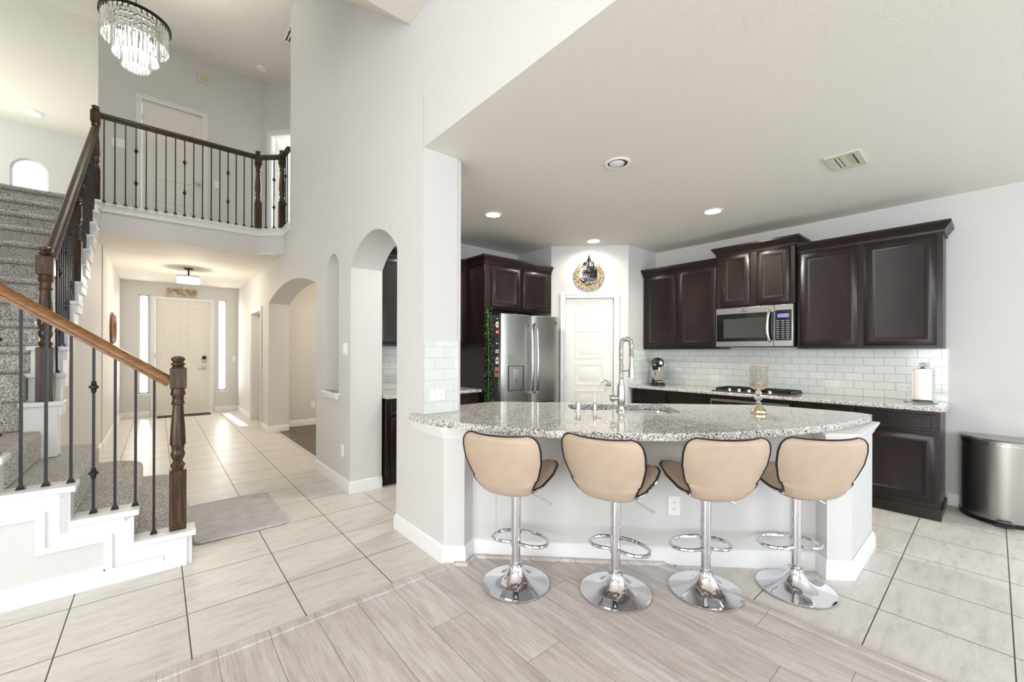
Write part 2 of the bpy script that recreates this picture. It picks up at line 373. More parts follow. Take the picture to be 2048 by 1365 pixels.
# floors
m = MB(); m.box((-1.8, 1.2, -0.05), (XA1, YF+0.3, 0)); m.box((-4.5, 2.255, -0.05), (-1.8, 3.4, 0)); m.box((XA1, 1.2, -0.05), (KX+.1, KY+.1, 0)); m.box((2.45, -4, -0.05), (KX+.1, 1.2, 0))
struct('floor', m, 'tile')
m = MB(); m.slab([(-4.5, -4), (2.448, -4), (2.448, 1.43), (1.50, 2.253), (-4.5, 2.253)], -0.02, 0.004)
struct('floor_laminate', m, 'laminate')
m = MB(); m.box((1.55, 4.62, -0.02), (4.5, 8.15, 0.006)); struct('floor_dining', m, 'dark_laminate')
m = MB(); m.box((-4.5, 2.205, 0), (1.40, 2.262, 0.012)); struct('trim_1', m, 'laminate', bev=.004)
m = MB(); m.box((2.40, -4, 0), (2.457, 1.44, 0.012)); struct('trim_2', m, 'laminate', bev=.004)

def wall_open(mb, u0, u1, z0, z1, n0, n1, ops, seg=32):
    """wall in frame (u, z), n0 visible face, n1 other face; ops: (ua, ub, zb, zspring, zapex, blind_depth or None)"""
    br = {u0, u1}
    for a, b, zb, zs, za, bl in ops:
        for i in range(seg+1 if za > zs else 2): br.add(round(a+(b-a)*i/(seg if za > zs else 1), 5))
    br = sorted(br)
    def ztop(o, u):
        a, b, zb, zs, za, bl = o
        if za <= zs: return zs
        h = (b-a)/2; r = (h*h+(za-zs)**2)/(2*(za-zs)); return za-r+math.sqrt(max(0, r*r-(u-(a+b)/2)**2))
    for i in range(len(br)-1):
        a, b = br[i], br[i+1]; mid = (a+b)/2; o = next((q for q in ops if q[0] < mid < q[1]), None)
        def fb(za0, za1, zb0, zb1, faces):
            for n in faces: mb.quad((a, n, za0), (b, n, zb0), (b, n, zb1), (a, n, za1))
        if not o: fb(z0, z1, z0, z1, (n0, n1)); continue
        ta, tb = ztop(o, a), ztop(o, b); bl = o[5]
        fb(ta, z1, tb, z1, (n0,)); nn = n1 if bl is None else bl
        if o[2] > z0+1e-4:
            fb(z0, o[2], z0, o[2], (n0,)); mb.quad((a, n0, o[2]), (b, n0, o[2]), (b, nn, o[2]), (a, nn, o[2]))
        if bl is None:
            fb(ta, z1, tb, z1, (n1,))
            if o[2] > z0+1e-4: fb(z0, o[2], z0, o[2], (n1,))
        else: fb(z0, z1, z0, z1, (n1,)); fb(o[2], ta, o[2], tb, (nn,))
        mb.quad((a, n0, ta), (b, n0, tb), (b, nn, tb), (a, nn, ta))
    for o in ops:
        nn = n1 if o[5] is None else o[5]
        for u in (o[0], o[1]):
            t = ztop(o, u); mb.quad((u, n0, o[2]), (u, nn, o[2]), (u, nn, t), (u, n0, t))
    mb.quad((u0, n0, z0), (u0, n1, z0), (u0, n1, z1), (u0, n0, z1)); mb.quad((u1, n0, z0), (u1, n1, z0), (u1, n1, z1), (u1, n0, z1))
    mb.quad((u0, n0, z1), (u1, n0, z1), (u1, n1, z1), (u0, n1, z1))

# long arched wall (frame: u = y, n = x)
AR1 = (5.09, 7.80, 0.0, 2.14, 2.335, None); NIC = (4.31, 4.71, 0.93, 2.20, 2.37, XA0+0.20)
AR2 = (2.975, 3.975, 0.0, 2.15, 2.385, None); DR2 = (8.40, 9.42, 0.0, 2.07, 2.07, None)
m = MB().frame((0, 0, 0), (0, 1, 0), (1, 0, 0))
wall_open(m, 2.57, YF+.2, 0, ZU, XA0, XA1, [AR2, NIC, AR1, DR2])
struct('wall_arches', m, 'wall_paint')
m = MB(); m.box((XA0, 2.565, ZU), (XA1, 6.36, ZT)); struct('wall_arches_upper', m, 'wall_paint')
# header over the kitchen opening and column lower part
m = MB(); m.box((XA0, -4, KC), (XA1, 2.565, 3.73)); struct('wall_header', m, 'wall_paint')
m = MB(); m.slab([(XA0, 2.569), (XA0, 2.29), (1.49, 2.20), (1.59, 2.25), (1.70, 2.14), (1.79, 2.23), (1.66, 2.36), (1.66, 2.569)], 0, 0.872)
struct('wall_column_base', m, 'wall_paint')
# kitchen walls
m = MB(); m.box((KX, -4, 0), (KX+.1, 3.2, KC)); struct('wall_right', m, 'wall_paint')
m = MB(); m.box((XA1, KY, 0), (4.0, KY+.1, KC)); struct('wall_back', m, 'wall_paint')
PA, PB = Vector((3.99, 3.855)), Vector((4.705, 3.14))
m = MB(); m.slab([(3.99, KY+.1), (3.99, 3.855), (PA.x+.07, PA.y+.07), (4.09, KY+.1)], 0, KC); struct('wall_pantry_left', m, 'wall_paint')
m = MB(); m.slab([(4.705, 3.14), (KX+.1, 3.14), (KX+.1, 3.24), (4.745, 3.24)], 0, KC); struct('wall_pantry_right', m, 'wall_paint')
PL_ = (PB-PA).length; pd = (PB-PA).normalized(); pn = Vector((-pd.y, pd.x))
if pn.x+pn.y > 0: pn = -pn
DW0, DW1, DZ = 0.185, PL_-0.185, 2.07
m = MB().frame((PA.x, PA.y, 0), (pd.x, pd.y, 0), (pn.x, pn.y, 0))
wall_open(m, 0, PL_, 0, KC, 0, -0.1, [(DW0, DW1, 0, DZ, DZ, None)])
struct('wall_pantry', m, 'wall_paint')
# ceilings
m = MB(); m.box((XA0+.001, -4, KC-.002), (KX+.1, 2.563, KC+.1)); m.box((XA1, 2.56, KC), (KX+.1, KY+.1, KC+.1)); struct('ceiling_kitchen', m, 'ceiling_paint')
m = MB(); m.box((-4.6, -4, 3.73), (XA0, 2.77, 3.83)); struct('ceiling_living', m, 'ceiling_paint')
m = MB().frame((0, 0, 0), (0, 1, 0), (1, 0, 0)); m.prism([(2.77, 3.73), (5.91, ZT), (5.91, ZT+.1), (2.77, 3.83)], -4.6, XA0+.3); struct('ceiling_slope', m, 'ceiling_paint')
m = MB(); m.box((-4.6, 5.9, ZT), (3.4, 8.42, ZT+.1)); struct('ceiling_tall', m, 'ceiling_paint')
m = MB().frame((0, 0, 0), (0, 1, 0), (1, 0, 0)); m.prism([(8.42, ZT), (YF+.1, 5.38), (YF+.1, 5.48), (8.42, ZT+.1)], -4.6, -0.5); struct('ceiling_loft', m, 'ceiling_paint')
m = MB(); m.box((-.75, YB+.002, KC-.002), (XA0, YF, KC+.02)); m.slab([(1.1, YB+.01), (XA0, 6.745), (XA0, YB+.01)], KC-.002, KC+.02); m.box((XA1, 4.6, KC), (4.5, 8.3, KC+.05)); struct('ceiling_foyer', m, 'ceiling_paint')
# upper floor slab with angled balcony edge, its fascia
m = MB(); m.slab([(-.53, YB), (1.12, YB), (XA0, 6.74), (XA0, 8.5), (-.53, 8.5)], KC, 3.10)
struct('wall_balcony_fascia', m, 'wall_paint')
m = MB(); m.slab([(-.53, YB+.1), (1.2, YB+.1), (XA0, 6.9), (3.4, 6.9), (3.4, YF), (-4.6, YF), (-4.6, 6.9), (-.53, 6.9)], 3.085, 3.12); struct('floor_upper', m, 'carpet')
m = MB(); m.sweep([(-.535, YB), (1.12, YB), (XA0, 6.735), (XA0, 6.36)], [(0, 3.03), (-.016, 3.03), (-.016, 3.055), (-.012, 3.06), (-.012, 3.10), (-.03, 3.105), (-.03, 3.135), (0.1, 3.135), (0.1, 3.03)])
struct('trim_3', m, 'trim')
# upper walls
YD = 8.42
m = MB().frame((0, 0, 0)); wall_open(m, -.64, 1.415, 3.12, ZT, YD, YD+.12, [(-.19, 0.55, 3.12, 5.17, 5.17, None)]); struct('wall_upper_hall', m, 'wall_paint')
q = 0.70710678
m = MB().frame((1.405, YD, 0), (q, -q, 0), (-q, -q, 0)); wall_open(m, 0, 1.9, 3.12, ZT, 0, -.12, [(.14, .92, 3.12, 5.17, 5.17, None)]); struct('wall_upper_angle', m, 'wall_paint')
m = MB(); m.box((3.2, 4.0, 3.1), (3.3, YF, ZT)); m.box((XA1, 6.3, 3.1), (3.3, 6.36, ZT)); struct('wall_bedroom', m, 'wall_paint')
# foyer front wall (frame u=x, n=-y)
SL, SR, FD = (-.292, -.137, .47, 2.50, 2.50, None), (1.030, 1.187, .47, 2.50, 2.50, None), (-.04, .885, 0, 2.42, 2.42, None)
m = MB().frame((0, 0, 0)); wall_open(m, -.57, XA0, 0, KC+.05, YF, YF+.16, [SL, FD, SR]); struct('wall_front', m, 'wall_paint')
m = MB(); m.box((-.67, 7.85, 0), (-.565, YF, KC)); m.box((-1.75, 7.87, 0), (-.60, 7.97, KC)); struct('wall_foyer_left', m, 'wall_paint')
# loft front wall with arch window, stairwell left wall, left living walls
m = MB().frame((0, 0, 0)); wall_open(m, -4.6, -.5, 3.1, 5.5, YF, YF+.16, [(-1.995, -1.525, 3.8, 4.58, 4.81, None)]); struct('wall_loft_front', m, 'wall_paint')
m = MB(); m.box((-4.6, 3.42, 0), (-1.78, 3.52, ZT)); m.box((-1.88, 3.42, 0), (-1.78, 6.9, ZU)); m.box((-4.6, 6.8, 0), (-1.88, 6.9, ZU)); struct('wall_stairwell', m, 'wall_paint')
m = MB(); m.box((-4.7, -4, 0), (-4.6, YF, ZT+.1)); struct('wall_left', m, 'wall_paint')
m = MB().frame((0, 0, 0)); wall_open(m, -4.6, KX, 0, 3.8, -4.0, -4.1, [(-3.8, .6, .4, 2.7, 2.7, None), (2.1, 4.7, .55, 2.45, 2.45, None)]); struct('wall_living_back', m, 'wall_paint')
m = MB(); m.box((-1.75, YD, 3.12), (-.64, YD+.01, 3.13)); m.box((-.66, YD, 3.12), (-.64, YF, ZT)); struct('wall_loft_right', m, 'wall_paint')
# dining room beyond the arch
m = MB(); m.box((XA1, 8.15, 0), (4.5, 8.25, KC)); m.box((4.5, 4.6, 0), (4.6, 8.25, KC)); m.box((XA1, 4.62, 0), (4.5, 4.64, KC)); struct('wall_dining', m, 'wall_paint')

# baseboards
BP = [(0, 0), (.016, 0), (.016, .075), (.012, .085), (.012, .095), (.006, .108), (0, .112)]
def base(name, pts, parent=None, h=1.0):
    m = MB(); m.sweep(pts, [(o, z*h) for o, z in BP]); return struct(name, m, 'trim')
base('baseboard_hall', [(XA1, 3.975), (XA0, 3.975), (XA0, 5.09), (XA1, 5.09)])
base('baseboard_foyer_right', [(XA1, 7.80), (XA0, 7.80), (XA0, 8.33)])
base('baseboard_foyer_far', [(XA0, 9.49), (XA0, YF), (.97, YF)])
base('baseboard_front', [(-.12, YF), (-.565, YF), (-.565, 7.85), (-.575, 7.85), (-.575, 5.06)])
base('baseboard_column', [(XA1, 2.975), (XA0, 2.975), (XA0, 2.29), (1.49, 2.20), (1.59, 2.25), (3.12, .72), (3.05, .65), (3.15, .55), (3.78, .55), (3.78, 1.16)][::-1])
base('baseboard_right', [(KX, .27), (KX, -4)][::-1])
base('baseboard_dining', [(XA1, 8.15), (4.5, 8.15)][::-1])
m = MB(); m.sweep([(1.44, 2.235), (1.486, 2.186), (1.592, 2.232), (2.455, 1.369)][::-1], [(.012, 0), (.034, 0), (.032, .012), (.026, .02), (.012, .022)]); struct('trim_4', m, 'laminate')
# niche sill
m = MB(); m.box((XA0-.045, 4.28, .905), (XA0+.02, 4.74, .93)); m.box((XA0-.028, 4.30, .865), (XA0, 4.72, .905)); struct('trim_5', m, 'trim', bev=.004)

# ---- doors
def casing(m, u0, u1, z1, w=.075, t=.018, z0=0.0):
    m.prism([(u0-w, z0), (u0, z0), (u0, z1), (u1, z1), (u1, z0), (u1+w, z0), (u1+w, z1+w), (u0-w, z1+w)], 0, t)
    m.prism([(u0-w, z0), (u0-w+.02, z0), (u0-w+.02, z1+w-.02), (u1+w-.02, z1+w-.02), (u1+w-.02, z0), (u1+w, z0), (u1+w, z1+w), (u0-w, z1+w)], t, t+.007)
    m.prism([(u0-.012, z0), (u0, z0), (u0, z1), (u1, z1), (u1, z0), (u1+.012, z0), (u1+.012, z1+.012), (u0-.012, z1+.012)], t, t+.005)
def leaf(m, u0, u1, z0, z1, n, panels):
    m.box((u0, n-.035, z0), (u1, n, z1))
    for a, b, c, d in panels:
        m.nested(a, b, c, d, [(0, n-.001), (.006, n+.005), (.016, n+.005), (.024, n+.0008), (.05, n+.0008), (.066, n+.0055)])
def knob(m, u, z, n, side=1):
    m.lathe([(.0, 0), (.028, 0), (.03, .006), (.012, .012), (.01, .03), (.026, .042), (.030, .055), (.022, .068), (0, .07)], (u, n, z), 20, 'n')
def panels5(u0, u1, z0, z1):
    h = (z1-z0-.13-.16)/5; return [(u0+.13, u1-.13, z0+.16+h*i+.03, z0+.16+h*(i+1)-.03) for i in range(5)]
# pantry door (door_1)
F = lambda m: m.frame((PA.x, PA.y, 0), (pd.x, pd.y, 0), (pn.x, pn.y, 0))
m = F(MB()); casing(m, DW0, DW1, DZ, .06); struct('trim_6', m, 'trim')
m = F(MB()); leaf(m, DW0+.003, DW1-.003, .012, DZ-.004, -.012, panels5(DW0+.003, DW1-.003, .012, DZ))
d1 = struct('door_1', m, 'door')
m = F(MB()); knob(m, DW1-.07, .93, -.012); build('knob', m, 'nickel', d1, label='brushed nickel round knob')
for z in (.25, 1.0, 1.82):
    m = F(MB()); m.box((DW0-.004, -.01, z-.045), (DW0+.01, .006, z+.045)); build('hinge', m, 'nickel', d1)
# front door (door_2)
m = MB().frame((0, YF, 0), (1, 0, 0), (0, -1, 0)); casing(m, FD[0], FD[1], 2.42, .065); m.box((FD[0]-.0, -.1, 0), (FD[1], .02, .02)); struct('trim_7', m, 'trim')
m = MB().frame((0, YF, 0), (1, 0, 0), (0, -1, 0)); a, b = FD[0]+.004, FD[1]-.004; w1 = (b-a)/2
ps = []
for s0 in (a+.12, a+w1+.05): ps += [(s0, s0+w1-.17, 2.08, 2.28), (s0, s0+w1-.17, 1.02, 1.95), (s0, s0+w1-.17, .22, .86)]
leaf(m, a, b, .022, 2.415, -.03, ps); d2 = struct('door_2', m, 'door')
m = MB().frame((0, YF, 0), (1, 0, 0), (0, -1, 0)); m.box((.745, -.03, 1.10), (.815, -.005, 1.24)); k2 = build('keypad_lock', m, 'black', d2, bev=.006, label='black keypad deadbolt with nickel lower half')
m = MB().frame((0, YF, 0), (1, 0, 0), (0, -1, 0)); m.box((.748, -.006, 1.105), (.812, -.002, 1.165)); build('keypad_cover', m, 'nickel', k2)
m = MB().frame((0, YF, 0), (1, 0, 0), (0, -1, 0)); m.box((.745, -.03, .94), (.815, -.015, 1.01)); m.tube([(.78, -.02, .975), (.78, .03, .975), (.66, .03, .972)], .009, 8); build('lever_handle', m, 'nickel', d2)
for z in (.3, 1.25, 2.15):
    m = MB().frame((0, YF, 0), (1, 0, 0), (0, -1, 0)); m.box((a-.006, -.02, z-.05), (a+.006, .004, z+.05)); build('hinge', m, 'nickel', d2)
# sidelights
for i, o in enumerate((SL, SR)):
    m = MB().frame((0, YF, 0), (1, 0, 0), (0, -1, 0))
    for z0, z1 in ((o[2], o[3]),):
        m.prism([(o[0], z0), (o[1], z0), (o[1], z1), (o[0], z1)], -.12, -.119)
    wn = struct('window_%d' % (i+1), m, 'glass')
    m = MB().frame((0, YF, 0), (1, 0, 0), (0, -1, 0))
    m.box((o[0], -.13, o[2]), (o[0]+.018, -.09, o[3])); m.box((o[1]-.018, -.13, o[2]), (o[1], -.09, o[3])); m.box((o[0], -.13, o[3]-.02), (o[1], -.09, o[3])); m.box((o[0], -.13, o[2]), (o[1], -.09, o[2]+.02))
    build('window_frame', m, 'trim', wn)
    m = MB().frame((0, YF, 0), (1, 0, 0), (0, -1, 0)); m.box((o[0]-.05, -.1, o[2]-.022), (o[1]+.05, .03, o[2])); m.box((o[0]-.035, 0, o[2]-.06), (o[1]+.035, .015, o[2]-.022))
    build('window_sill', m, 'trim', wn, bev=.003)
# arch window
def archpts(u0, u1, z0, zs, za, k=16, ins=0):
    u0 += ins; u1 -= ins; z0 += ins; za -= ins
    h = (u1-u0)/2; c = (u0+u1)/2; pts = [(u0, z0), (u1, z0)]
    r = (h*h+(za-zs)**2)/(2*(za-zs)); 
    for i in range(k+1):
        u = u1-(u1-u0)*i/k; pts.append((u, za-r+math.sqrt(max(0, r*r-(u-c)**2))))
    return pts
m = MB().frame((0, YF, 0), (1, 0, 0), (0, -1, 0))
A_ = [archpts(-1.995, -1.525, 3.8, 4.58, 4.81, ins=i) for i in (0, .03)]
m.loops([[(u, -.11, z) for u, z in A_[0]], [(u, -.06, z) for u, z in A_[0]], [(u, -.06, z) for u, z in A_[1]], [(u, -.11, z) for u, z in A_[1]]])
w3 = struct('window_3', m, 'trim')
m = MB().frame((0, YF, 0), (1, 0, 0), (0, -1, 0)); m.prism(A_[1], -.1, -.099); build('window_pane', m, 'glass', w3)
# foyer side door (door_3), set back in arch wall; leaf ajar
m = MB().frame((XA0, 0, 0), (0, 1, 0), (-1, 0, 0)); casing(m, DR2[0], DR2[1], 2.07, .07); struct('trim_8', m, 'trim')
m = MB().frame((XA0+.14, 0, 0), (0, 1, 0), (-1, 0, 0)); leaf(m, DR2[0], DR2[1], .012, 2.065, 0, panels5(DR2[0], DR2[1], .01, 2.06)); d3 = struct('door_3', m, 'door')
m = MB().frame((XA0+.14, 0, 0), (0, 1, 0), (-1, 0, 0)); knob(m, DR2[0]+.09, .93, 0); build('knob', m, 'nickel', d3)
# upper hall door (door_4)
m = MB().frame((0, YD, 0), (1, 0, 0), (0, -1, 0)); casing(m, -.19, .55, 5.17, .065, z0=3.12); struct('trim_9', m, 'trim')
m = MB().frame((0, YD, 0), (1, 0, 0), (0, -1, 0)); leaf(m, -.187, .547, 3.135, 5.165, -.015, panels5(-.187, .547, 3.13, 5.16)); d4 = struct('door_4', m, 'door')
m = MB().frame((0, YD, 0), (1, 0, 0), (0, -1, 0)); knob(m, .48, 4.05, -.015); build('knob', m, 'nickel', d4)
for z in (3.4, 4.9):
    m = MB().frame((0, YD, 0), (1, 0, 0), (0, -1, 0)); m.box((-.196, -.015, z-.045), (-.182, .004, z+.045)); build('hinge', m, 'nickel', d4)
# angled open door (door_5)
G = lambda m: m.frame((1.405, YD, 0), (q, -q, 0), (-q, -q, 0))
m = G(MB()); casing(m, .14, .92, 5.17, .065, z0=3.12); m.box((.14, -.12, 3.12), (.155, 0, 5.17)); m.box((.14, -.12, 5.155), (.92, 0, 5.17)); struct('trim_10', m, 'trim')
m = MB().frame((1.405+q*.16+q*.12, YD-q*.16+q*.12, 0), (q*.94+q*.34*1.0, -q*.34+q*.94, 0), (q, -q, 0)); 
leaf(m, 0, .75, 3.135, 5.15, 0, panels5(0, .75, 3.13, 5.15)); d5 = struct('door_5', m, 'door')
for z in (3.35, 4.0, 4.85):
    m = G(MB()); m.box((.155, -.1, z-.045), (.160, -.03, z+.045)); build('hinge', m, 'nickel', d5)

# ================================================================== STAIRS
ZK = lambda k: .1945*k+.02
RK = {1: .16, 2: -.11, 3: -.37, 4: -.63, 5: -.89, 6: -1.15, 7: -1.41, 8: -1.67}
YK = {k: 6.86-.2625*(16-k) for k in range(8, 17)}; YK[7] = 4.50; YK[6] = 4.42; YK[5] = 4.27
st = thing('staircase', 'turning staircase with grey carpeted steps and white stepped skirting', 'staircase', (-.6, 3.9, 0))
def arc(cx, cy, r, a0, a1, n=8): return [(cx+r*math.cos(R(a0+(a1-a0)*i/n)), cy+r*math.sin(R(a0+(a1-a0)*i/n))) for i in range(n+1)]
stepf = {1: [(.18, 3.465), (.18, 4.72)]+arc(-.10, 4.76, .28, 0, 90)+[(-.53, 5.04), (-.53, 3.465)],
         2: [(-.09, 3.465), (-.09, 4.55)]+arc(-.33, 4.68, .24, 0, 90)+[(-.55, 4.92), (-.55, 3.465)],
         3: [(-.35, 3.465), (-.35, 4.40)]+arc(-.55, 4.60, .20, 0, 90)+[(-.72, 4.80), (-.72, 3.465)],
         4: [(-.61, 3.465), (-.61, 4.30), (-.66, 4.42), (-1.75, 4.42), (-1.75, 3.465)],
         5: [(-.70, 4.33), (-1.75, 3.62), (-1.75, 4.5), (-.70, 4.5)], 6: [(-.70, 4.38), (-1.75, 4.05), (-1.75, 4.5), (-.70, 4.5)]}
for k in range(1, 17):
    m = MB(); p = stepf.get(k)
    if p is None: p = [(-.69, YK[k]), (-1.75, YK[k]), (-1.75, YK[min(16, k+1)]+.3 if k < 16 else 6.95), (-.69, YK[min(16, k+1)]+.3 if k < 16 else 6.95)]
    zl = ZK(k-1)-.0 if k > 1 else .002
    if k in stepf: m.slab(p, zl-(0 if k < 2 else .01), ZK(k)-.004)
    else: 
        m.slab(p, ZK(k)-.055, ZK(k)-.004); m.slab([(x, y+(.028 if j < 2 else -.01)) for j, (x, y) in enumerate(p)], zl-.01, ZK(k)-.05)
    build('carpeted_step', m, 'carpet', st, bev=.024)
    # rolled nosing
# solid core below the upper flight (closed, under the steps)
m = MB().frame((0, 0, 0), (0, 1, 0), (1, 0, 0)); m.prism([(4.48, .0), (7.845, 0), (7.845, 2.755), (6.6, 2.75), (4.7, .9), (4.48, .9)], -.68, -.575)
build('under_stair_panel', m, 'wall_paint', st, flat=True)
# near stringer wall of lower flight (frame u=x, n=-y at y=3.33)
def stair_line(x_end, off=0.0):   # outline going up-left, offset downwards/left
    pts = []; k = 1
    pts.append((RK[1]-off, 0)); 
    while RK[k] > x_end:
        pts.append((RK[k]-off, ZK(k)-.035-off)); pts.append((RK[k+1]-off, ZK(k)-.035-off)); k += 1
    pts.append((RK[k]-off, ZK(k)-.035-off)); return pts
xe = -1.35
m = MB().frame((0, 3.33, 0), (1, 0, 0), (0, -1, 0)); sl = stair_line(xe); m.prism(sl+[(sl[-1][0]-.2, sl[-1][1]), (sl[-1][0]-.2, 0)], -.135, 0); build('stringer_wall', m, 'wall_paint', st, flat=True)
def band(o0, o1, t, z_clip=.0):
    m = MB().frame((0, 3.33, 0), (1, 0, 0), (0, -1, 0)); a = stair_line(xe, o0); b = stair_line(xe, o1)
    for i in range(1, len(a)-1):
        if i == 1: aa, bb = (.03, a[1][1]), (.03, b[1][1])
        else: aa, bb = a[i], b[i]
        m.prism([aa, a[i+1], b[i+1], bb], 0, t)
    return m
m = band(0, .085, .012); build('skirt_trim', m, 'trim', st)
m = band(.085, .115, .024); build('skirt_molding', m, 'trim', st)
m = band(.115, .122, .012); build('skirt_molding', m, 'trim', st)
m = MB().frame((0, 3.33, 0), (1, 0, 0), (0, -1, 0)); m.box((.03, 0, 0), (.145, .017, ZK(1)-.035)); m.box((.145, -.14, 0), (.17, .004, ZK(1)-.035)); build('end_block', m, 'trim', st, bev=.002)
m = MB(); m.sweep([(.03, 3.33), (-1.7, 3.33)][::-1], [(-o, z) for o, z in BP]); build('skirting_board', m, 'trim', st)
for k in range(1, 7):
    m = MB(); m.box((RK[k]+.03, 3.30, ZK(k)-.035), (RK[k+1]+.0, 3.465, ZK(k))); build('tread_cap', m, 'trim', st, bev=.006)
    if k > 1:
        m = MB(); m.box((RK[k]-.002, 3.318, ZK(k-1)), (RK[k]+.006, 3.462, ZK(k)-.035)); m.box((RK[k]-.035, 3.318, ZK(k-1)-.06), (RK[k], 3.335, ZK(k)-.035)); build('riser_trim', m, 'trim', st)
# upper flight boxes (white risers and caps)
for k in range(5, 17):
    y0 = YK[k]; y1 = YK[k+1]+.02 if k < 16 else 6.98
    m = MB(); zb = ZK(3)-.005 if k == 5 else ZK(k-1)-.06
    m.box((-.695, y0+.02, zb), (-.535, y1, ZK(k)-.033)); 
    if k == 5: m.box((-.595, y0+.02, ZK(2)), (-.535, 4.5, ZK(3)))
    build('white_riser', m, 'trim', st)
    m = MB(); m.box((-.715, y0, ZK(k)-.033), (-.505, y1, ZK(k)-.001)); build('tread_cap', m, 'trim', st, bev=.006)
    m = MB(); m.box((-.535, y0+.03, ZK(k)-.10), (-.515, y1+.06, ZK(k)-.033)); build('side_bracket', m, 'trim', st)

# ---- newels, balusters, rails
def newel(m, c, z0, h, s=.0425, bb=.38):
    x, y = c
    def sq(a, b, e=.006): m.loops([[(x-w_, y-w_, z), (x+w_, y-w_, z), (x+w_, y+w_, z), (x-w_, y+w_, z)] for w_, z in ((s-e, a), (s, a+e), (s, b-e), (s-e, b))], True, True)
    sq(z0, z0+bb); t = z0+h
    sq(t-.205, t-.07)
    P_ = [(.030, bb), (.030, bb+.01), (.036, bb+.02), (.038, bb+.03), (.030, bb+.04), (.024, bb+.055), (.034, bb+.08), (.0375, bb+.10), (.030, bb+.125), (.034, bb+.135), (.034, bb+.15), (.041, bb+.16), (.040, bb+.19), (.036, bb+.28), (.029, h-.34), (.028, h-.31), (.036, h-.30), (.030, h-.285), (.030, h-.255), (.040, h-.24), (.036, h-.225), (.034, h-.205)]
    m.lathe([(r, z) for r, z in P_], (x, y, z0), 20)
    m.lathe([(.034, h-.07), (.028, h-.062), (.037, h-.052), (.037, h-.046), (.026, h-.038), (.036, h-.022), (.036, h-.012), (.022, h), (0, h+.004)], (x, y, z0), 20)
def baluster_bm(h, knots, s=.0065):
    m = MB(); m.box((-s, -s, 0), (s, s, h))
    for z in knots:
        m.lathe([(.008, -.034), (.012, -.028), (.010, -.024), (.013, -.018), (.011, -.014), (.022, -.004), (.022, .004), (.011, .014), (.013, .018), (.010, .024), (.012, .028), (.008, .034)], (0, 0, z), 12)
    return m
SHOE = [(0, 0)]
def shoe_bm():
    m = MB(); m.loops([[(-a, -a, z), (a, -a, z), (a, a, z), (-a, a, z)] for a, z in ((.017, 0), (.017, .006), (.013, .010), (.014, .013), (.009, .024))], True, True); return m
shoe_me = None
def baluster(parent, x, y, z0, z1, knots=(), rot=0):
    global shoe_me
    off = parent.location
    o = build('baluster', baluster_bm(z1-z0, knots), 'iron', None); o.parent = parent; o.location = Vector((x, y, z0))-off
    s = build('shoe', shoe_bm(), 'iron', None); s.parent = o
    o.rotation_euler.z = rot
    return o
def rail_mesh(p0, p1, w=.035, h=.032):
    a, b = Vector(p0), Vector(p1); d = (b-a).normalized(); x = d.cross(Vector((0, 0, 1))).normalized(); k = x.cross(d).normalized(); m = MB()
    prof = [(-.6, -1.0), (.6, -1.0), (.62, -.55), (1.0, -.35), (1.04, .1), (.85, .62), (.45, .95), (0, 1.05), (-.45, .95), (-.85, .62), (-1.04, .1), (-1.0, -.35), (-.62, -.55)]
    m.loops([[tuple(q_+x*u*w+k*v*h) for u, v in prof] for q_ in (a, b)], True, True); return m
# lower railing
r1 = thing('stair_railing', 'brown oak handrail of the lower stairs with iron balusters and turned newel post', 'railing', (.10, 3.395, ZK(1)))
sl1 = .1945/.262
m = MB(); newel(m, (.10, 3.395), ZK(1), 1.10); build('newel_post', m, 'oak_dark', r1)
rz = lambda x: 1.145+(.07-x)*sl1
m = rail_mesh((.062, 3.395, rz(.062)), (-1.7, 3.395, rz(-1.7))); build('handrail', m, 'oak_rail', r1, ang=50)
xs = [-.015, -.10, -.19, -.28, -.37, -.465, -.555, -.64, -.73, -.82, -.91]
for i, x in enumerate(xs):
    k = 1
    while x < RK[k+1]+.03: k += 1
    z1 = rz(x)-.025
    baluster(r1, x, 3.395, ZK(k)-.001, z1, (ZK(k)+.34-.1, ZK(k)+.24+.40) if False else ((z1-ZK(k)-.74, z1-ZK(k)-.24) if i in (3, 7) else ()))
# upper flight railing
r2 = thing('stair_railing', 'dark brown handrail of the upper flight with iron balusters, climbing to the balcony', 'railing', (-.595, 4.36, ZK(5)))
NX, NY = -.60, 4.355
m = MB(); newel(m, (NX, NY), ZK(5), 1.09); build('newel_post', m, 'oak_dark', r2)
m = MB(); newel(m, (-.565, YK[10]+.09), ZK(10), .77); build('newel_post', m, 'oak_dark', r2)
m = MB(); newel(m, (-.565, 6.93), ZU, 1.12); build('newel_post', m, 'oak_dark', r2)
pr0, pr1 = Vector((NX+.01, NY+.04, 2.00)), Vector((-.565, 6.89, 3.96))
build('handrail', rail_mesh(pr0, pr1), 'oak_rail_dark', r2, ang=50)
y = NY+.14; i = 0
while y < 6.82:
    if abs(y-(YK[10]+.09)) > .06:
        k = 5
        while k < 16 and y > YK[k+1]: k += 1
        f = (y-pr0.y)/(pr1.y-pr0.y); zt = pr0.z+(pr1.z-pr0.z)*f-.03; hh = zt-ZK(k)
        baluster(r2, -.565, y, ZK(k)-.002, zt, (hh-.62, hh-.18) if i % 3 == 1 else ())
    y += .0875; i += 1
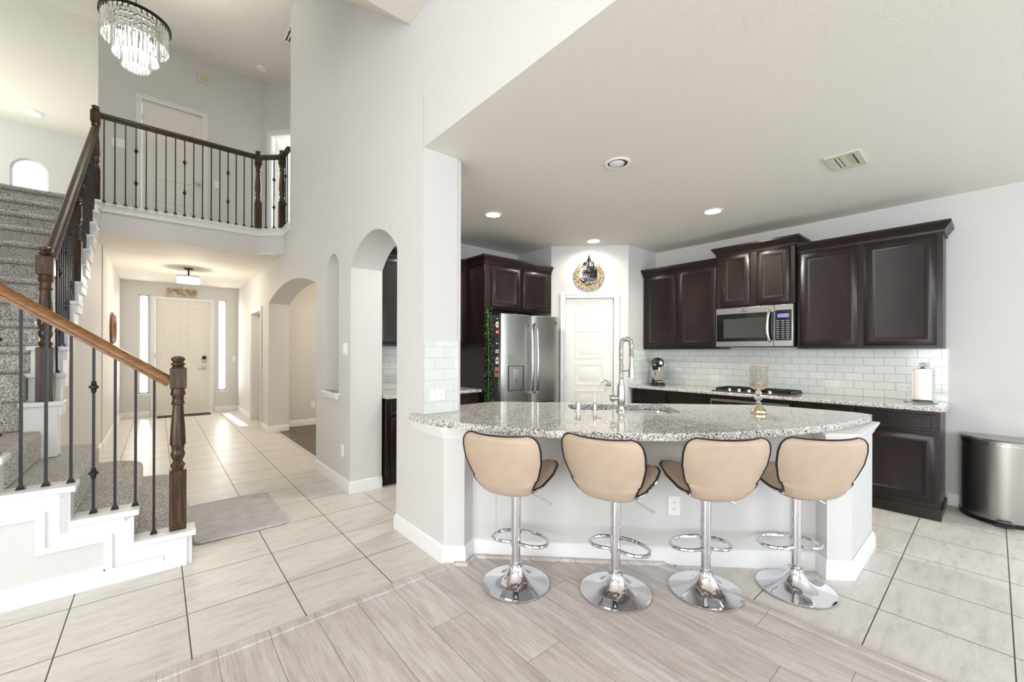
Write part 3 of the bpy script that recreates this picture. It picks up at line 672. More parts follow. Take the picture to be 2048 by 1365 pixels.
# balcony railing
r3_ = thing('balcony_railing', 'dark oak balcony railing with iron balusters across the upper landing', 'railing', (.3, 6.95, ZU))
zr = ZU+1.03
B0, B1, B2, B3 = Vector((-.565, 6.95)), Vector((1.10, 6.955)), Vector((1.36, 6.71)), Vector((1.375, 6.37))
for c in (B1, B2): m = MB(); newel(m, (c.x, c.y), ZU+.002, 1.12); build('newel_post', m, 'oak_dark', r3_)
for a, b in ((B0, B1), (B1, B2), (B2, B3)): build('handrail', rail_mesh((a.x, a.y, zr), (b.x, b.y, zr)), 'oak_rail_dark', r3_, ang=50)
n = 17
for i in range(n):
    f = (i+.75)/(n+.55); c = B0.lerp(B1, f); hh = zr-.03-ZU
    baluster(r3_, c.x, c.y, ZU+.004, zr-.03, (hh*.30, hh*.70) if i % 5 == 3 else ())
for i in range(2): c = B1.lerp(B2, (i+1)/3); baluster(r3_, c.x, c.y, ZU+.004, zr-.03, (hh*.30, hh*.70) if i == 1 else ())
for i in range(3): c = B2.lerp(B3, (i+.8)/3.6); baluster(r3_, c.x, c.y, ZU+.004, zr-.03, (hh*.30, hh*.70) if i == 1 else ())

# ================================================================== KITCHEN
def crown(mb, u0, u1, dep, z, hgt=.075, out=.05, left=True, right=True):
    prof = [(0, z-.02), (.012, z-.02), (.012, z), (.018, z+.012), (.03, z+.03), (out-.01, z+hgt-.03), (out, z+hgt-.02), (out, z+hgt), (0, z+hgt)]
    pts = ([(u0, -dep)] if left else [])+[(u0, 0), (u1, 0)]+([(u1, -dep)] if right else [])
    mb.sweep(pts, [(o, zz) for o, zz in prof]); mb.box((u0, -dep, z), (u1, 0, z+hgt-.004))
DOORP = [(0, -.001), (0, .019), (.003, .021), (.052, .021), (.056, .015), (.062, .015), (.072, .009), (.078, .008)]
FLATP = [(0, -.001), (0, .016), (.004, .019), (.022, .019), (.026, .016)]
def cabinet(fr, name, label, u0, u1, dep, z0, z1, doors, drawers=(), top=None, crown_sides=None, toe=True, group=None, side_trim=False):
    o_, u_, n_ = fr; M_ = lambda: MB().frame(o_, u_, n_)
    base_pt = M_().p(((u0+u1)/2, -dep/2, z0))
    t = thing(name, label, 'cabinet', tuple(base_pt), group)
    m = M_(); zb = z0
    if toe:
        m.box((u0, -dep, z0), (u1, -.065, z0+.105)); zb = z0+.105
    m.box((u0, -dep, zb), (u1, 0, z1)); build('body', m, 'espresso', t, bev=.002)
    for d in doors: m = M_(); m.nested(*d, DOORP); build('door', m, 'espresso', t)
    for d in drawers: m = M_(); m.nested(*d, FLATP); build('drawer', m, 'espresso', t)
    if crown_sides is not None:
        m = M_(); crown(m, u0, u1, dep, z1, left=crown_sides[0], right=crown_sides[1]); build('crown_molding', m, 'espresso', t)
    return t, M_
# right wall frame: u runs toward the camera (-y), n = -x
UB = 3.125
FR = lambda x: ((x, UB, 0), (0, -1, 0), (-1, 0, 0))       # u = UB - y
def uy(y): return UB-y
GU = 'dark wall cabinets over the right counter'
cabinet(FR(5.05), 'wall_cabinet', 'dark wall cabinet left of the microwave, beside the white pantry corner', uy(3.12), uy(2.125), .328, 1.395, 2.395,
        [(uy(3.08), uy(2.66), 1.42, 2.37), (uy(2.61), uy(2.16), 1.42, 2.37)], crown_sides=(True, False), toe=False, group=GU)
cabinet(FR(4.985), 'wall_cabinet', 'short raised dark cabinet directly above the microwave', uy(2.12), uy(1.34), .393, 1.865, 2.49,
        [(uy(2.075), uy(1.765), 1.885, 2.465), (uy(1.695), uy(1.385), 1.885, 2.465)], crown_sides=(True, True), toe=False, group=GU)
cabinet(FR(5.05), 'wall_cabinet', 'widest dark wall cabinet right of the microwave, above the paper towels', uy(1.335), uy(.285), .328, 1.395, 2.40,
        [(uy(1.305), uy(.845), 1.42, 2.37), (uy(.80), uy(.32), 1.42, 2.37)], crown_sides=(False, True), toe=False, group=GU)
# microwave
t = thing('microwave', 'stainless steel microwave mounted above the gas cooktop', 'microwave', (5.16, 1.735, 1.41))
Fm = lambda: MB().frame((4.95, 2.12, 0), (0, -1, 0), (-1, 0, 0))
m = Fm(); m.box((.004, -.42, 1.415), (.776, -.03, 1.858)); build('body', m, 'black', t)
m = Fm(); m.box((.004, -.03, 1.42), (.60, 0, 1.858)); build('door', m, 'steel', t, bev=.003)
m = Fm(); m.box((.012, 0, 1.478), (.598, .004, 1.79)); build('door_glass', m, 'gloss_black', t, label='black glass window')
m = Fm(); m.loops([[(.09+i, n, 1.515+i), (.52-i, n, 1.515+i), (.52-i, n, 1.735-i), (.09+i, n, 1.735-i)] for i, n in ((0, .004), (.0, .006), (.012, .006), (.018, .0045))], True, True); build('window_mesh', m, mat('mesh_grey', (58, 58, 56), 0.3), t)
m = Fm(); m.box((.603, -.03, 1.42), (.776, 0, 1.858)); build('side_panel', m, 'steel', t, bev=.003)
m = Fm(); m.box((.612, 0, 1.482), (.762, .004, 1.80)); kp = build('control_panel', m, 'gloss_black', t)
m = Fm(); m.box((.635, .004, 1.722), (.74, .0055, 1.762)); build('display', m, 'scoop', kp, label='violet lit display')
m = Fm()
for r_ in range(9):
    for c_ in range(3): m.box((.625+c_*.045, .004, 1.50+r_*.023), (.652+c_*.045, .0052, 1.507+r_*.023))
build('key_markings', m, mat('key_grey', (150, 150, 150), 0.5), kp)
m = Fm(); m.tube(cr([(.572, .0, 1.80), (.566, .035, 1.79), (.556, .052, 1.72), (.553, .055, 1.635), (.556, .052, 1.55), (.566, .035, 1.485), (.572, 0, 1.475)], 5), .014, 10); build('handle', m, 'steel_light', t)
m = Fm(); m.lathe([(0, 0), (.009, 0), (.009, .002), (0, .002)], (.30, 0, 1.832), 14, 'n'); m.box((.27, 0, 1.808), (.335, .0012, 1.816)); build('badge', m, 'steel_side', t)
# base cabinets
GB = 'dark base cabinets under the right counter'
XB = 4.775
def bu(y0, y1, label, nd=1, toe=True, drawer=True):
    u0, u1 = uy(y0), uy(y1); g = .022
    dd = [(u0+g, u1-g, .135, .685)] if nd == 1 else [(u0+g, (u0+u1)/2-.012, .135, .685), ((u0+u1)/2+.012, u1-g, .135, .685)]
    return cabinet(FR(XB), 'base_cabinet', label, u0, u1, KX-XB-.003, 0.0, .878, dd, [(u0+g, u1-g, .715, .85)], toe=toe, group=GB)
bu(3.12, 2.62, 'dark base cabinet under the stand mixer in the pantry corner')
bu(2.615, 2.125, 'dark base cabinet immediately left of the built-in oven')
bu(1.30, .815, 'dark base cabinet immediately right of the built-in oven', nd=1)
t, Mf = bu(.81, .285, 'dark end base cabinet under the paper towels beside the trash can', toe=False)
m = Mf(); m.box((uy(.81), 0, 0), (uy(.285)+.012, .012, .095)); m.box((uy(.285), -.6, 0), (uy(.285)+.012, 0, .06)); m.box((uy(.285)-.004, -.02, .095), (uy(.285)+.004, .004, .875)); build('skirting', m, 'espresso', t)
m = MB().frame((XB, 0, 0), (0, 1, 0), (-1, 0, 0))
t = thing('oven', 'built-in stainless oven under the gas cooktop', 'oven', (5.07, 1.71, 0))
m.box((1.305, -.58, .0), (2.12, -.002, .878)); build('body', m, 'espresso', t)
m = MB().frame((XB, 0, 0), (0, 1, 0), (-1, 0, 0)); m.box((1.33, 0, .10), (2.095, .02, .835)); build('door', m, 'steel', t, bev=.003)
m = MB().frame((XB, 0, 0), (0, 1, 0), (-1, 0, 0)); m.box((1.345, .02, .70), (2.08, .024, .81)); build('control_panel', m, 'gloss_black', t)
m = MB().frame((XB, 0, 0), (0, 1, 0), (-1, 0, 0)); m.box((1.40, .02, .22), (2.02, .024, .56)); build('window_glass', m, 'gloss_black', t)
m = MB().frame((XB, 0, 0), (0, 1, 0), (-1, 0, 0)); m.tube([(1.40, .02, .64), (1.40, .06, .64), (2.03, .06, .64), (2.03, .02, .64)], .011, 10); build('handle', m, 'steel_light', t)
# countertops
def ctop(name, poly, label, z0=.88, z1=.915):
    m = MB(); m.slab(poly, z0, z1); return single(name, m, 'granite', label, 'countertop', bev=.009)
ctop('countertop', [(KX-.002, 3.135), (4.71, 3.135), (4.735, 3.11), (4.735, .27), (4.765, .245), (KX-.002, .245)], 'long speckled granite countertop along the right wall with the cooktop')
ctop('countertop', [(XA1+.01, KY-.002), (XA1+.01, 3.88), (2.87, 3.88), (2.87, KY-.002)], 'short speckled granite countertop left of the refrigerator')
m = MB(); m.box((KX-.009, .27, .916), (KX-.001, 3.138, 1.394)); m.box((KX-.009, 1.34, 1.394), (KX-.001, 2.12, 1.412)); struct('wall_backsplash', m, 'subway_y')
m = MB(); m.box((4.74, 3.131, .916), (KX-.009, 3.139, 1.394)); struct('wall_backsplash_corner', m, 'subway_x')
m = MB(); m.box((XA1, KY-.009, .916), (2.87, KY-.001, 1.41)); struct('wall_backsplash_back', m, 'subway_x')
m = MB(); m.box((XA0+.002, 2.551, .916), (1.672, 2.560, 1.43)); m.box((1.664, 2.56, .916), (1.672, 2.84, 1.43)); struct('wall_backsplash_column', m, 'subway_c')
m = MB(); m.slab([(XA0+.001, 2.561), (1.664, 2.561), (1.664, 2.84), (XA0+.001, 2.84)], .872, KC-.0025); struct('wall_column', m, 'wall_paint')

# left run
FL = lambda y: ((0, y, 0), (1, 0, 0), (0, -1, 0))
GL = 'dark cabinets on the back wall'
cabinet(FL(4.20), 'wall_cabinet', 'dark wall cabinet left of the refrigerator over the short granite counter', 1.72, 2.868, .328, 1.41, 2.385,
        [(1.76, 2.10, 1.435, 2.36), (2.13, 2.47, 1.435, 2.36), (2.50, 2.84, 1.435, 2.36)], crown_sides=(True, False), toe=False, group=GL)
cabinet(FL(3.92), 'base_cabinet', 'dark base cabinet left of the refrigerator, seen through the tall arch', 1.72, 2.868, .60, 0, .878,
        [(1.765, 2.12, .135, .685), (2.16, 2.49, .135, .685), (2.52, 2.85, .135, .685)], [(1.765, 2.12, .715, .85), (2.16, 2.49, .715, .85), (2.52, 2.85, .715, .85)], group=GL)
t, Mf = cabinet(FL(3.84), 'refrigerator_cabinet', 'tall dark surround cabinet enclosing and topping the refrigerator', 2.872, 3.965, .685, 1.86, 2.40,
        [(2.965, 3.40, 1.885, 2.37), (3.455, 3.915, 1.885, 2.37)], crown_sides=(True, False), toe=False)
m = Mf(); m.box((2.872, -.685, 0), (2.905, 0, 1.86)); build('side_panel', m, 'espresso', t)
# refrigerator
t = thing('refrigerator', 'stainless french door refrigerator with water dispenser', 'refrigerator', (3.43, 4.05, 0))
Ff = lambda: MB().frame((0, 3.635, 0), (1, 0, 0), (0, -1, 0))
m = Ff(); m.box((2.962, -.80, .03), (3.895, -.06, 1.775)); build('body', m, 'steel_side', t, bev=.004)
def fdoor(u0, u1, z0, z1, name='door', label=None):
    m = Ff(); k = 10; L = []
    for zz in (z0, z1):
        pts = [(u0, -.055)]
        for i in range(k+1):
            f = i/k; pts.append((u0+(u1-u0)*f, -.0+(.012 if u1-u0 < .6 else .018)*(1-(2*f-1)**2)-(.01 if i in (0, k) else 0)))
        pts.append((u1, -.055)); L.append([(a, b, zz) for a, b in pts])
    m.loops(L, True, True); return build(name, m, 'steel', t, bev=.003)
dl = fdoor(2.957, 3.425, .745, 1.79); dr = fdoor(3.431, 3.90, .745, 1.79); db = fdoor(2.957, 3.90, .06, .73, 'freezer_drawer')
for u, p in ((3.385, dl), (3.472, dr)):
    m = Ff(); m.tube(cr([(u, .0, .86), (u, .045, .875), (u, .058, .98), (u, .066, 1.25), (u, .058, 1.55), (u, .045, 1.675), (u, 0, 1.69)], 4), .017, 10); build('handle', m, 'steel_light', p)
m = Ff(); m.tube(cr([(3.02, 0, .655), (3.03, .05, .655), (3.43, .07, .655), (3.83, .05, .655), (3.84, 0, .655)], 4), .017, 10); build('handle', m, 'steel_light', db)
m = Ff(); m.loops([[(3.05+i, n, .90+i), (3.29-i, n, .90+i), (3.29-i, n, 1.19-i), (3.05+i, n, 1.19-i)] for i, n in ((0, .0), (0, .017), (.008, .017), (.010, .004))], False, True); build('water_dispenser', m, 'steel_side', dl, label='recessed dispenser niche')
m = Ff(); m.box((3.05, .004, 1.19), (3.29, .018, 1.33)); build('dispenser_panel', m, 'steel', dl)
m = Ff(); m.box((3.14, .004, 1.0), (3.20, .016, 1.15)); m.box((3.08, .004, .905), (3.262, .016, .925)); build('dispenser_paddle', m, 'steel_light', dl)
m = Ff(); m.lathe([(0, 0), (.014, 0), (.014, .003), (0, .003)], (3.84, .008, 1.72), 16, 'n'); build('badge', m, 'steel_light', dr)
for u in (2.99, 3.86): m = Ff(); m.box((u-.025, -.09, 1.776), (u+.025, -.02, 1.80)); build('hinge_cover', m, 'black', t)
# magnets and notes on the refrigerator side
mg = [(3.71, 1.735, .05, .05, 'dark', 'round dark blue magnet, topmost on the refrigerator side'), (3.71, 1.665, .07, .045, 'paper', 'white lettered magnet under the round dark one'), (3.71, 1.58, .075, .085, 'red', 'red and white round magnet on the refrigerator side'),
      (3.715, 1.45, .05, .075, 'steel_side', 'small dark house-shaped magnet below the red magnet'), (3.715, 1.36, .06, .04, 'paper', 'white pointed magnet above the gift tag'), (3.715, 1.255, .055, .085, 'paper', 'white gift tag magnet with pink edge on the refrigerator'), (3.72, 1.12, .08, .11, 'pinkpaper', 'photo postcard with red header, lowest on the refrigerator side')]
for y, z, w_, h_, mt, lb in mg:
    m = MB().frame((2.9615, y, z), (0, 1, 0), (-1, 0, 0)); 
    if 'round' in lb: m.lathe([(0, 0), (w_/2, 0), (w_/2, .004), (0, .004)], (0, 0, 0), 20, 'n')
    elif 'house' in lb or 'tag' in lb or 'pointed' in lb: m.prism([(-w_/2, -h_/2), (w_/2, -h_/2), (w_/2, h_*.2), (0, h_/2), (-w_/2, h_*.2)], 0, .003)
    else: m.box((-w_/2, 0, -h_/2), (w_/2, .002, h_/2))
    o = build('fridge_magnet', m, mt, None); o['label'] = lb; o['category'] = 'magnet'; o['group'] = 'magnets on the refrigerator side'
    m = MB().frame((2.9615, y, z), (0, 1, 0), (-1, 0, 0)); m.box((-w_*.3, .0025, -h_*.12), (w_*.3, .0045, h_*.1)); build('print', m, 'paper' if mt in ('red', 'dark', 'steel_side') else 'red', o)
# hanging garland
t = thing('hanging_garland', 'hanging artificial green vine beside the refrigerator', 'plant', (2.885, 3.78, .8))
m = MB(); m.tube(cr([(2.888, 3.80, 1.84), (2.885, 3.785, 1.5), (2.893, 3.785, 1.2), (2.885, 3.785, .80)], 6), .004, 6); m.tube([(2.888, 3.838, 1.84), (2.888, 3.80, 1.845)], .004, 6); build('stem', m, 'leaf', t)
m = MB()
for i in range(620):
    z = rnd.uniform(.74, 1.86); a = rnd.uniform(0, 2*PI); rr = (.015+.035*rnd.random())*(1 if z < 1.78 else .6)+(.03 if rnd.random() < .05 else 0)
    c = Vector((2.888+rr*math.cos(a), 3.775+rr*math.sin(a)*.8, z)); L_ = rnd.uniform(.012, .024)
    d = Vector((math.cos(a), math.sin(a), rnd.uniform(-1, .3))).normalized(); sd = d.cross(Vector((rnd.uniform(-1, 1), rnd.uniform(-1, 1), 1))).normalized()
    m.add([tuple(c), tuple(c+d*L_*.5+sd*L_*.32), tuple(c+d*L_), tuple(c+d*L_*.5-sd*L_*.32)], [(0, 1, 2, 3)])
build('leaves', m, 'leaf', t, flat=True)['kind'] = 'stuff'

# ---- island
BODY = [(1.80, 2.23), (1.70, 2.14), (3.12, .72), (3.05, .65), (3.15, .55), (3.78, .55), (3.78, 1.16), (2.45, 2.49), (1.80, 2.49)]
m = MB(); m.slab([(1.60, 2.245), (3.12, .722), (3.052, .652), (3.152, .552), (3.78, .552), (3.78, 1.16), (3.66, 1.16), (3.66, .67), (3.20, .67), (3.19, .68), (3.26, .75), (1.72, 2.30)], 0, .872); struct('wall_island', m, 'wall_paint')
m = MB(); m.slab([(1.72, 2.32), (3.24, .80), (3.30, .72), (3.65, .68), (3.66, 1.16), (3.44, 1.60), (2.66, 2.38), (2.20, 2.84), (1.68, 2.84), (1.68, 2.36)], .0, .60)
single('island_cabinet', m, 'espresso', 'dark cabinet base behind the island knee wall', 'cabinet')
# bar trim under the top
m = MB(); m.sweep([(XA0, 2.70), (XA0, 2.29), (1.49, 2.20), (1.59, 2.25)][::-1], [(0, .80), (.006, .80), (.012, .82), (.018, .83), (.032, .86), (.034, .872), (0, .872)]); struct('trim_11', m, 'trim')
m = MB(); m.sweep([(3.12, .72), (3.05, .65), (3.15, .55), (3.78, .55), (3.78, 1.16)][::-1], [(0, .80), (.006, .80), (.012, .82), (.018, .83), (.032, .86), (.034, .872), (0, .872)]); struct('trim_12', m, 'trim')
arcp = cr([(1.335, 2.66, 0), (1.345, 2.40, 0), (1.44, 2.06, 0), (1.66, 1.60, 0), (2.08, 1.14, 0), (2.50, .88, 0), (2.98, .69, 0), (3.40, .60, 0), (3.76, .555, 0), (3.87, .59, 0), (3.905, .70, 0), (3.89, .87, 0)], 6)
top = [(a, b) for a, b, c in arcp]+[(3.86, 1.18), (3.80, 1.30), (2.25, 2.85), (1.675, 2.85), (1.675, 2.548), (1.386, 2.548), (1.386, 2.66)]
def dd(s_, d_): return ((s_+d_)/2, (s_-d_)/2)
def rrect(s0, s1, d0, d1, r, k=5):
    pts = []
    for cs, cd, a0 in ((s1-r, d1-r, 0), (s0+r, d1-r, 90), (s0+r, d0+r, 180), (s1-r, d0+r, 270)):
        for i in range(k+1):
            a = R(a0+90*i/k); pts.append(dd(cs+r*math.cos(a), cd+r*math.sin(a)))
    return pts
hole = [dd(a, b) for a, b in ((4.47, .40), (4.50, .31), (4.60, .28), (4.84, .28), (4.94, .31), (4.97, .41), (4.97, 1.29), (4.94, 1.39), (4.84, 1.42), (4.45, 1.42), (4.34, 1.39), (4.30, 1.30), (4.30, 1.04), (4.33, .96), (4.40, .90), (4.47, .87))]
import bmesh
def holed(name, outer, hole, z0, z1, mt, label, cat):
    bm = bmesh.new(); vo = [bm.verts.new((x, y, z1)) for x, y in outer]; vh = [bm.verts.new((x, y, z1)) for x, y in hole]
    ed = [bm.edges.new((vo[i], vo[(i+1) % len(vo)])) for i in range(len(vo))]+[bm.edges.new((vh[i], vh[(i+1) % len(vh)])) for i in range(len(vh))]
    bmesh.ops.triangle_fill(bm, use_beauty=True, use_dissolve=False, edges=ed)
    r_ = bmesh.ops.extrude_face_region(bm, geom=bm.faces[:]); bmesh.ops.translate(bm, verts=[v for v in r_['geom'] if isinstance(v, bmesh.types.BMVert)], vec=(0, 0, z0-z1))
    bmesh.ops.recalc_face_normals(bm, faces=bm.faces)
    me = bpy.data.meshes.new(name); bm.to_mesh(me); bm.free(); me.materials.append(M[mt]); me.polygons.foreach_set('use_smooth', [True]*len(me.polygons)); me.set_sharp_from_angle(angle=R(35))
    o = bpy.data.objects.new(name, me); C.objects.link(o); o['label'] = label; o['category'] = cat
    b = o.modifiers.new('bevel', 'BEVEL'); b.width = .011; b.segments = 3; b.limit_method = 'ANGLE'; b.angle_limit = R(50); return o
holed('countertop', top, hole, .873, .915, 'granite', 'curved speckled granite island countertop with the sink', 'countertop')
t = thing('sink', 'undermount stainless double bowl sink in the island top', 'sink', (dd(4.72, .85)[0], dd(4.72, .85)[1], .70))
for a, b, sn in ((.29, .80, 4.475), (.88, 1.41, 4.305)):
    m = MB(); L = []
    for ins, z in ((-.01, .872), (.012, .870), (.02, .80), (.03, .70), (.07, .68)):
        L.append([(x, y, z) for x, y in rrect(sn+ins, 4.965-ins, a+ins, b-ins, .10)])
    m.loops(L, False, True); build('bowl', m, 'steel_light', t)
m = MB(); m.slab([dd(4.47, .79), dd(4.97, .79), dd(4.97, .89), dd(4.47, .89)], .845, .866); build('divider', m, 'steel_light', t)
# main faucet
fx, fy = dd(4.36, .80)
t = thing('faucet', 'tall brushed nickel spring faucet standing before the island sink', 'faucet', (fx, fy, .915))
m = MB(); m.lathe([(0, 0), (.036, 0), (.036, .008), (.027, .014), (.022, .03), (.021, .05), (.026, .06), (.028, .10), (.027, .17), (.024, .195), (.017, .215), (.017, .235), (.0, .235)], (fx, fy, .915), 24); build('base', m, 'nickel', t)
hd = Vector((q, -q, 0))          # along the counter, screen right
m = MB(); m.tube([tuple(Vector((fx, fy, 1.015))-hd*s_) for s_ in (.0, .05)], .018, 14); m.tube([tuple(Vector((fx, fy, 1.015))-hd*s_) for s_ in (.045, .075)], .024, 14); m.tube([tuple(Vector((fx, fy, 1.015))-hd*.07), tuple(Vector((fx, fy, 1.045))-hd*.085)], .006, 8); build('lever', m, 'nickel', t)
rad = .037; ctr = Vector((fx, fy, 1.412))+hd*rad
path = [Vector((fx, fy, 1.15)), Vector((fx, fy, 1.28))]+[ctr+(-hd*math.cos(R(a))+Vector((0, 0, 1))*math.sin(R(a)))*rad for a in range(0, 181, 15)]+[ctr+hd*rad+Vector((0, 0, -.05)), ctr+hd*rad+Vector((0, 0, -.10))]
m = MB(); m.tube([tuple(p) for p in path], .0085, 10); build('hose', m, 'nickel', t)
# spring coil
dens = []; acc = 0
for i in range(len(path)-1):
    nseg = max(1, int((path[i+1]-path[i]).length/.0006)); 
    for j in range(nseg): dens.append(path[i].lerp(path[i+1], j/nseg))
side = Vector((q, q, 0)); coil = []; arcl = 0
for i in range(0, len(dens)-1):
    tt = (dens[min(i+3, len(dens)-1)]-dens[max(0, i-3)]).normalized(); nn = tt.cross(side).normalized(); arcl += (dens[i+1]-dens[i]).length
    coil.append(tuple(dens[i]+(side*math.cos(arcl*2*PI/.0105)+nn*math.sin(arcl*2*PI/.0105))*.0160))
m = MB(); m.tube(coil, .0026, 5); build('spring', m, 'nickel', t)
e = ctr+hd*rad+Vector((0, 0, -.10))
m = MB(); m.lathe([(.0, .0), (.011, 0), (.012, -.03), (.015, -.045), (.017, -.10), (.022, -.128), (.023, -.145), (0, -.145)], tuple(e), 20); build('spray_head', m, 'nickel', t)
m = MB(); m.tube([(fx, fy, 1.215), tuple(Vector((e.x, e.y, 1.215)))], .0055, 8); m.lathe([(.022, -.012), (.022, .012), (.012, .012), (.012, -.012)], (e.x, e.y, 1.215), 16, cap=False); build('support_arm', m, 'nickel', t)
# small filter tap
x1, y1 = dd(4.36, .53)
t = thing('filtered_water_tap', 'slim arched nickel water tap left of the spring faucet', 'faucet', (x1, y1, .915))
m = MB(); m.lathe([(0, 0), (.02, 0), (.02, .006), (.013, .01), (.0125, .055), (.006, .07), (0, .07)], (x1, y1, .915), 18); build('base', m, 'nickel', t)
b0 = Vector((x1, y1, .98))
m = MB(); m.tube(cr([tuple(b0+hd*a+Vector((0, 0, z))) for a, z in ((0, 0), (.0, .05), (.02, .10), (.055, .155), (.085, .165), (.105, .145), (.112, .135))], 5), .0055, 8); build('spout', m, 'nickel', t)
m = MB(); m.tube([tuple(b0+Vector((0, 0, -.02))), tuple(b0+hd*.055+Vector((0, 0, -.012)))], .005, 8); build('lever', m, 'nickel', t)
x2, y2 = dd(4.36, .36)
t = thing('soap_dispenser', 'short cylindrical nickel air gap cap at the sink, left of both taps', 'soap dispenser', (x2, y2, .915))
m = MB(); m.lathe([(0, 0), (.024, 0), (.024, .004), (.0185, .008), (.0185, .062), (.016, .068), (0, .068)], (x2, y2, .915), 22); build('cap', m, 'nickel', t)
# candle holder
cx_, cy_ = 3.27, 1.10
t = thing('candle_holder', 'crystal beaded candle holder on a gold foot standing on the island top', 'candle holder', (cx_, cy_, .915))
m = MB(); m.lathe([(0, 0), (.050, 0), (.052, .004), (.050, .022), (.046, .026), (.034, .036), (.026, .050), (.018, .056), (.014, .064), (0, .064)], (cx_, cy_, .915), 32); build('foot', m, 'champagne', t)
m = MB(); m.lathe([(0, .064), (.012, .064), (.018, .072), (.018, .080), (.010, .088), (.012, .094), (.026, .104), (.026, .110), (.012, .118), (.010, .128), (.018, .136), (.021, .148), (.018, .160), (.010, .168), (.010, .175), (0, .175)], (cx_, cy_, .915), 24); build('crystal_stem', m, 'crystal', t)
m = MB(); m.lathe([(.0, .172), (.030, .173), (.045, .185), (.050, .20)], (cx_, cy_, .915), 28, cap=False); build('cup_frame', m, 'champagne', t)
m = MB()
for i in range(22):
    for j in range(10):
        a = 2*PI*(i+.5*(j % 2))/22; z = .190+j*.0158; rr = .052+rnd.uniform(-.002, .002) if j > 0 else .048
        c = (cx_+rr*math.cos(a), cy_+rr*math.sin(a), .915+z); s_ = .0075
        m.lathe([(0, -s_), (s_, 0), (0, s_)], c, 6, cap=False)
build('crystal_beads', m, 'crystal', t, flat=True)
m = MB()
for j in range(6): 
    z = .195+j*.028; m.tube([(cx_+.050*math.cos(2*PI*i/24), cy_+.050*math.sin(2*PI*i/24), .915+z) for i in range(24)], .0012, 4, closed=True)
for i in range(11):
    a = 2*PI*i/11; m.tube([(cx_+.050*math.cos(a), cy_+.050*math.sin(a), 1.105), (cx_+.050*math.cos(a), cy_+.050*math.sin(a), 1.262)], .0012, 4)
build('wire_frame', m, 'champagne', t)
m = MB(); m.lathe([(0, .18), (.024, .18), (.026, .24), (0, .24)], (cx_, cy_, .915), 20); build('votive', m, 'shell', t)

# ---- cooktop
t = thing('gas_cooktop', 'black gas cooktop with cast iron grates set in the right counter', 'cooktop', (5.02, 1.72, .915))
m = MB(); m.box((4.80, 1.34, .915), (5.28, 2.10, .926)); build('cooking_surface', m, 'steel_side', t, bev=.003)
for y0, y1 in ((1.35, 1.59), (1.60, 1.84), (1.85, 2.09)):
    m = MB()
    for x in (4.90, 5.26): m.box((x-.006, y0, .934), (x+.006, y1, .950))
    for y in (y0+.006, y1-.006): m.box((4.90, y-.006, .934), (5.26, y+.006, .950))
    for i in range(1, 7): m.box((4.90+i*.0515-.004, y0, .940), (4.90+i*.0515+.004, y1, .953))
    m.box((4.90, (y0+y1)/2-.005, .938), (5.26, (y0+y1)/2+.005, .955))
    for x in (4.90, 5.26):
        for y in (y0+.006, y1-.006): m.box((x-.006, y-.006, .924), (x+.006, y+.006, .95))
    build('grate', m, 'black', t)
for y in (1.47, 1.72, 1.97): m = MB(); m.lathe([(0, 0), (.045, 0), (.045, .006), (.03, .012), (0, .012)], (5.09, y, .925), 20); build('burner', m, 'black', t)
for y in (1.52, 1.62, 1.72, 1.82, 1.92): m = MB(); m.lathe([(0, 0), (.020, 0), (.019, .022), (.014, .028), (0, .028)], (4.842, y, .926), 16); build('knob', m, 'steel_light', t)
# stand mixer
sx, sy = 5.08, 2.93
t = thing('stand_mixer', 'black stand mixer with steel bowl in the right counter corner', 'stand mixer', (sx, sy, .915))
# mixer faces the room: head axis along dv
dv = Vector((-.72, -.69, 0)).normalized(); sv = Vector((-dv.y, dv.x, 0))
fm = lambda: MB().frame((sx, sy, .915), dv, sv)
m = fm(); m.loops([[(math.cos(a)*.15*(1 if math.cos(a) > 0 else .9)*k_+.0, math.sin(a)*.095*k_, z) for a in [2*PI*i/24 for i in range(24)]] for k_, z in ((1, 0), (1, .018), (.86, .034), (.5, .042))], True, True); build('foot', m, 'black', t)
m = fm(); m.loops([[(c_+math.cos(a)*a_, math.sin(a)*b_, z) for a in [2*PI*i/20 for i in range(20)]] for c_, a_, b_, z in ((-.10, .05, .055, .03), (-.10, .042, .042, .12), (-.10, .045, .042, .20), (-.085, .06, .055, .27))], True, True); build('column', m, 'black', t)
m = fm(); L = []
for x_, rr, zc in ((-.165, .012, .30), (-.15, .045, .30), (-.09, .066, .302), (.0, .068, .302), (.09, .060, .30), (.135, .050, .297), (.15, .030, .295)):
    L.append([(x_, math.cos(a)*rr*.92, zc+math.sin(a)*rr) for a in [2*PI*i/20 for i in range(20)]])
m.loops(L, True, True); hdm = build('head', m, 'black', t)
m = fm(); m.lathe([(0, .0), (.022, 0), (.022, .012), (0, .012)], (.15, 0, .30), 16, 'u'); build('attachment_knob', m, 'steel_light', hdm)
m = fm(); L = [[(x_, math.cos(a)*rr*.925, .30+math.sin(a)*rr) for a in [2*PI*i/24 for i in range(24)]] for x_, rr in ((.062, .0655), (.075, .0645))]; m.loops(L); m.box((-.02, -.066, .268), (.09, .066, .274)); build('trim_band', m, 'steel_light', hdm)
m = fm(); m.lathe([(0, .045), (.05, .045), (.048, .055), (.075, .09), (.095, .14), (.102, .195), (.106, .20), (.100, .20), (.090, .14), (.0, .09)], (.065, 0, 0), 32); build('bowl', m, 'steel_light', t)
m = fm(); m.lathe([(0, .12), (.012, .12), (.012, .25), (0, .25)], (.065, 0, 0), 12); build('beater_shaft', m, 'steel_light', t)
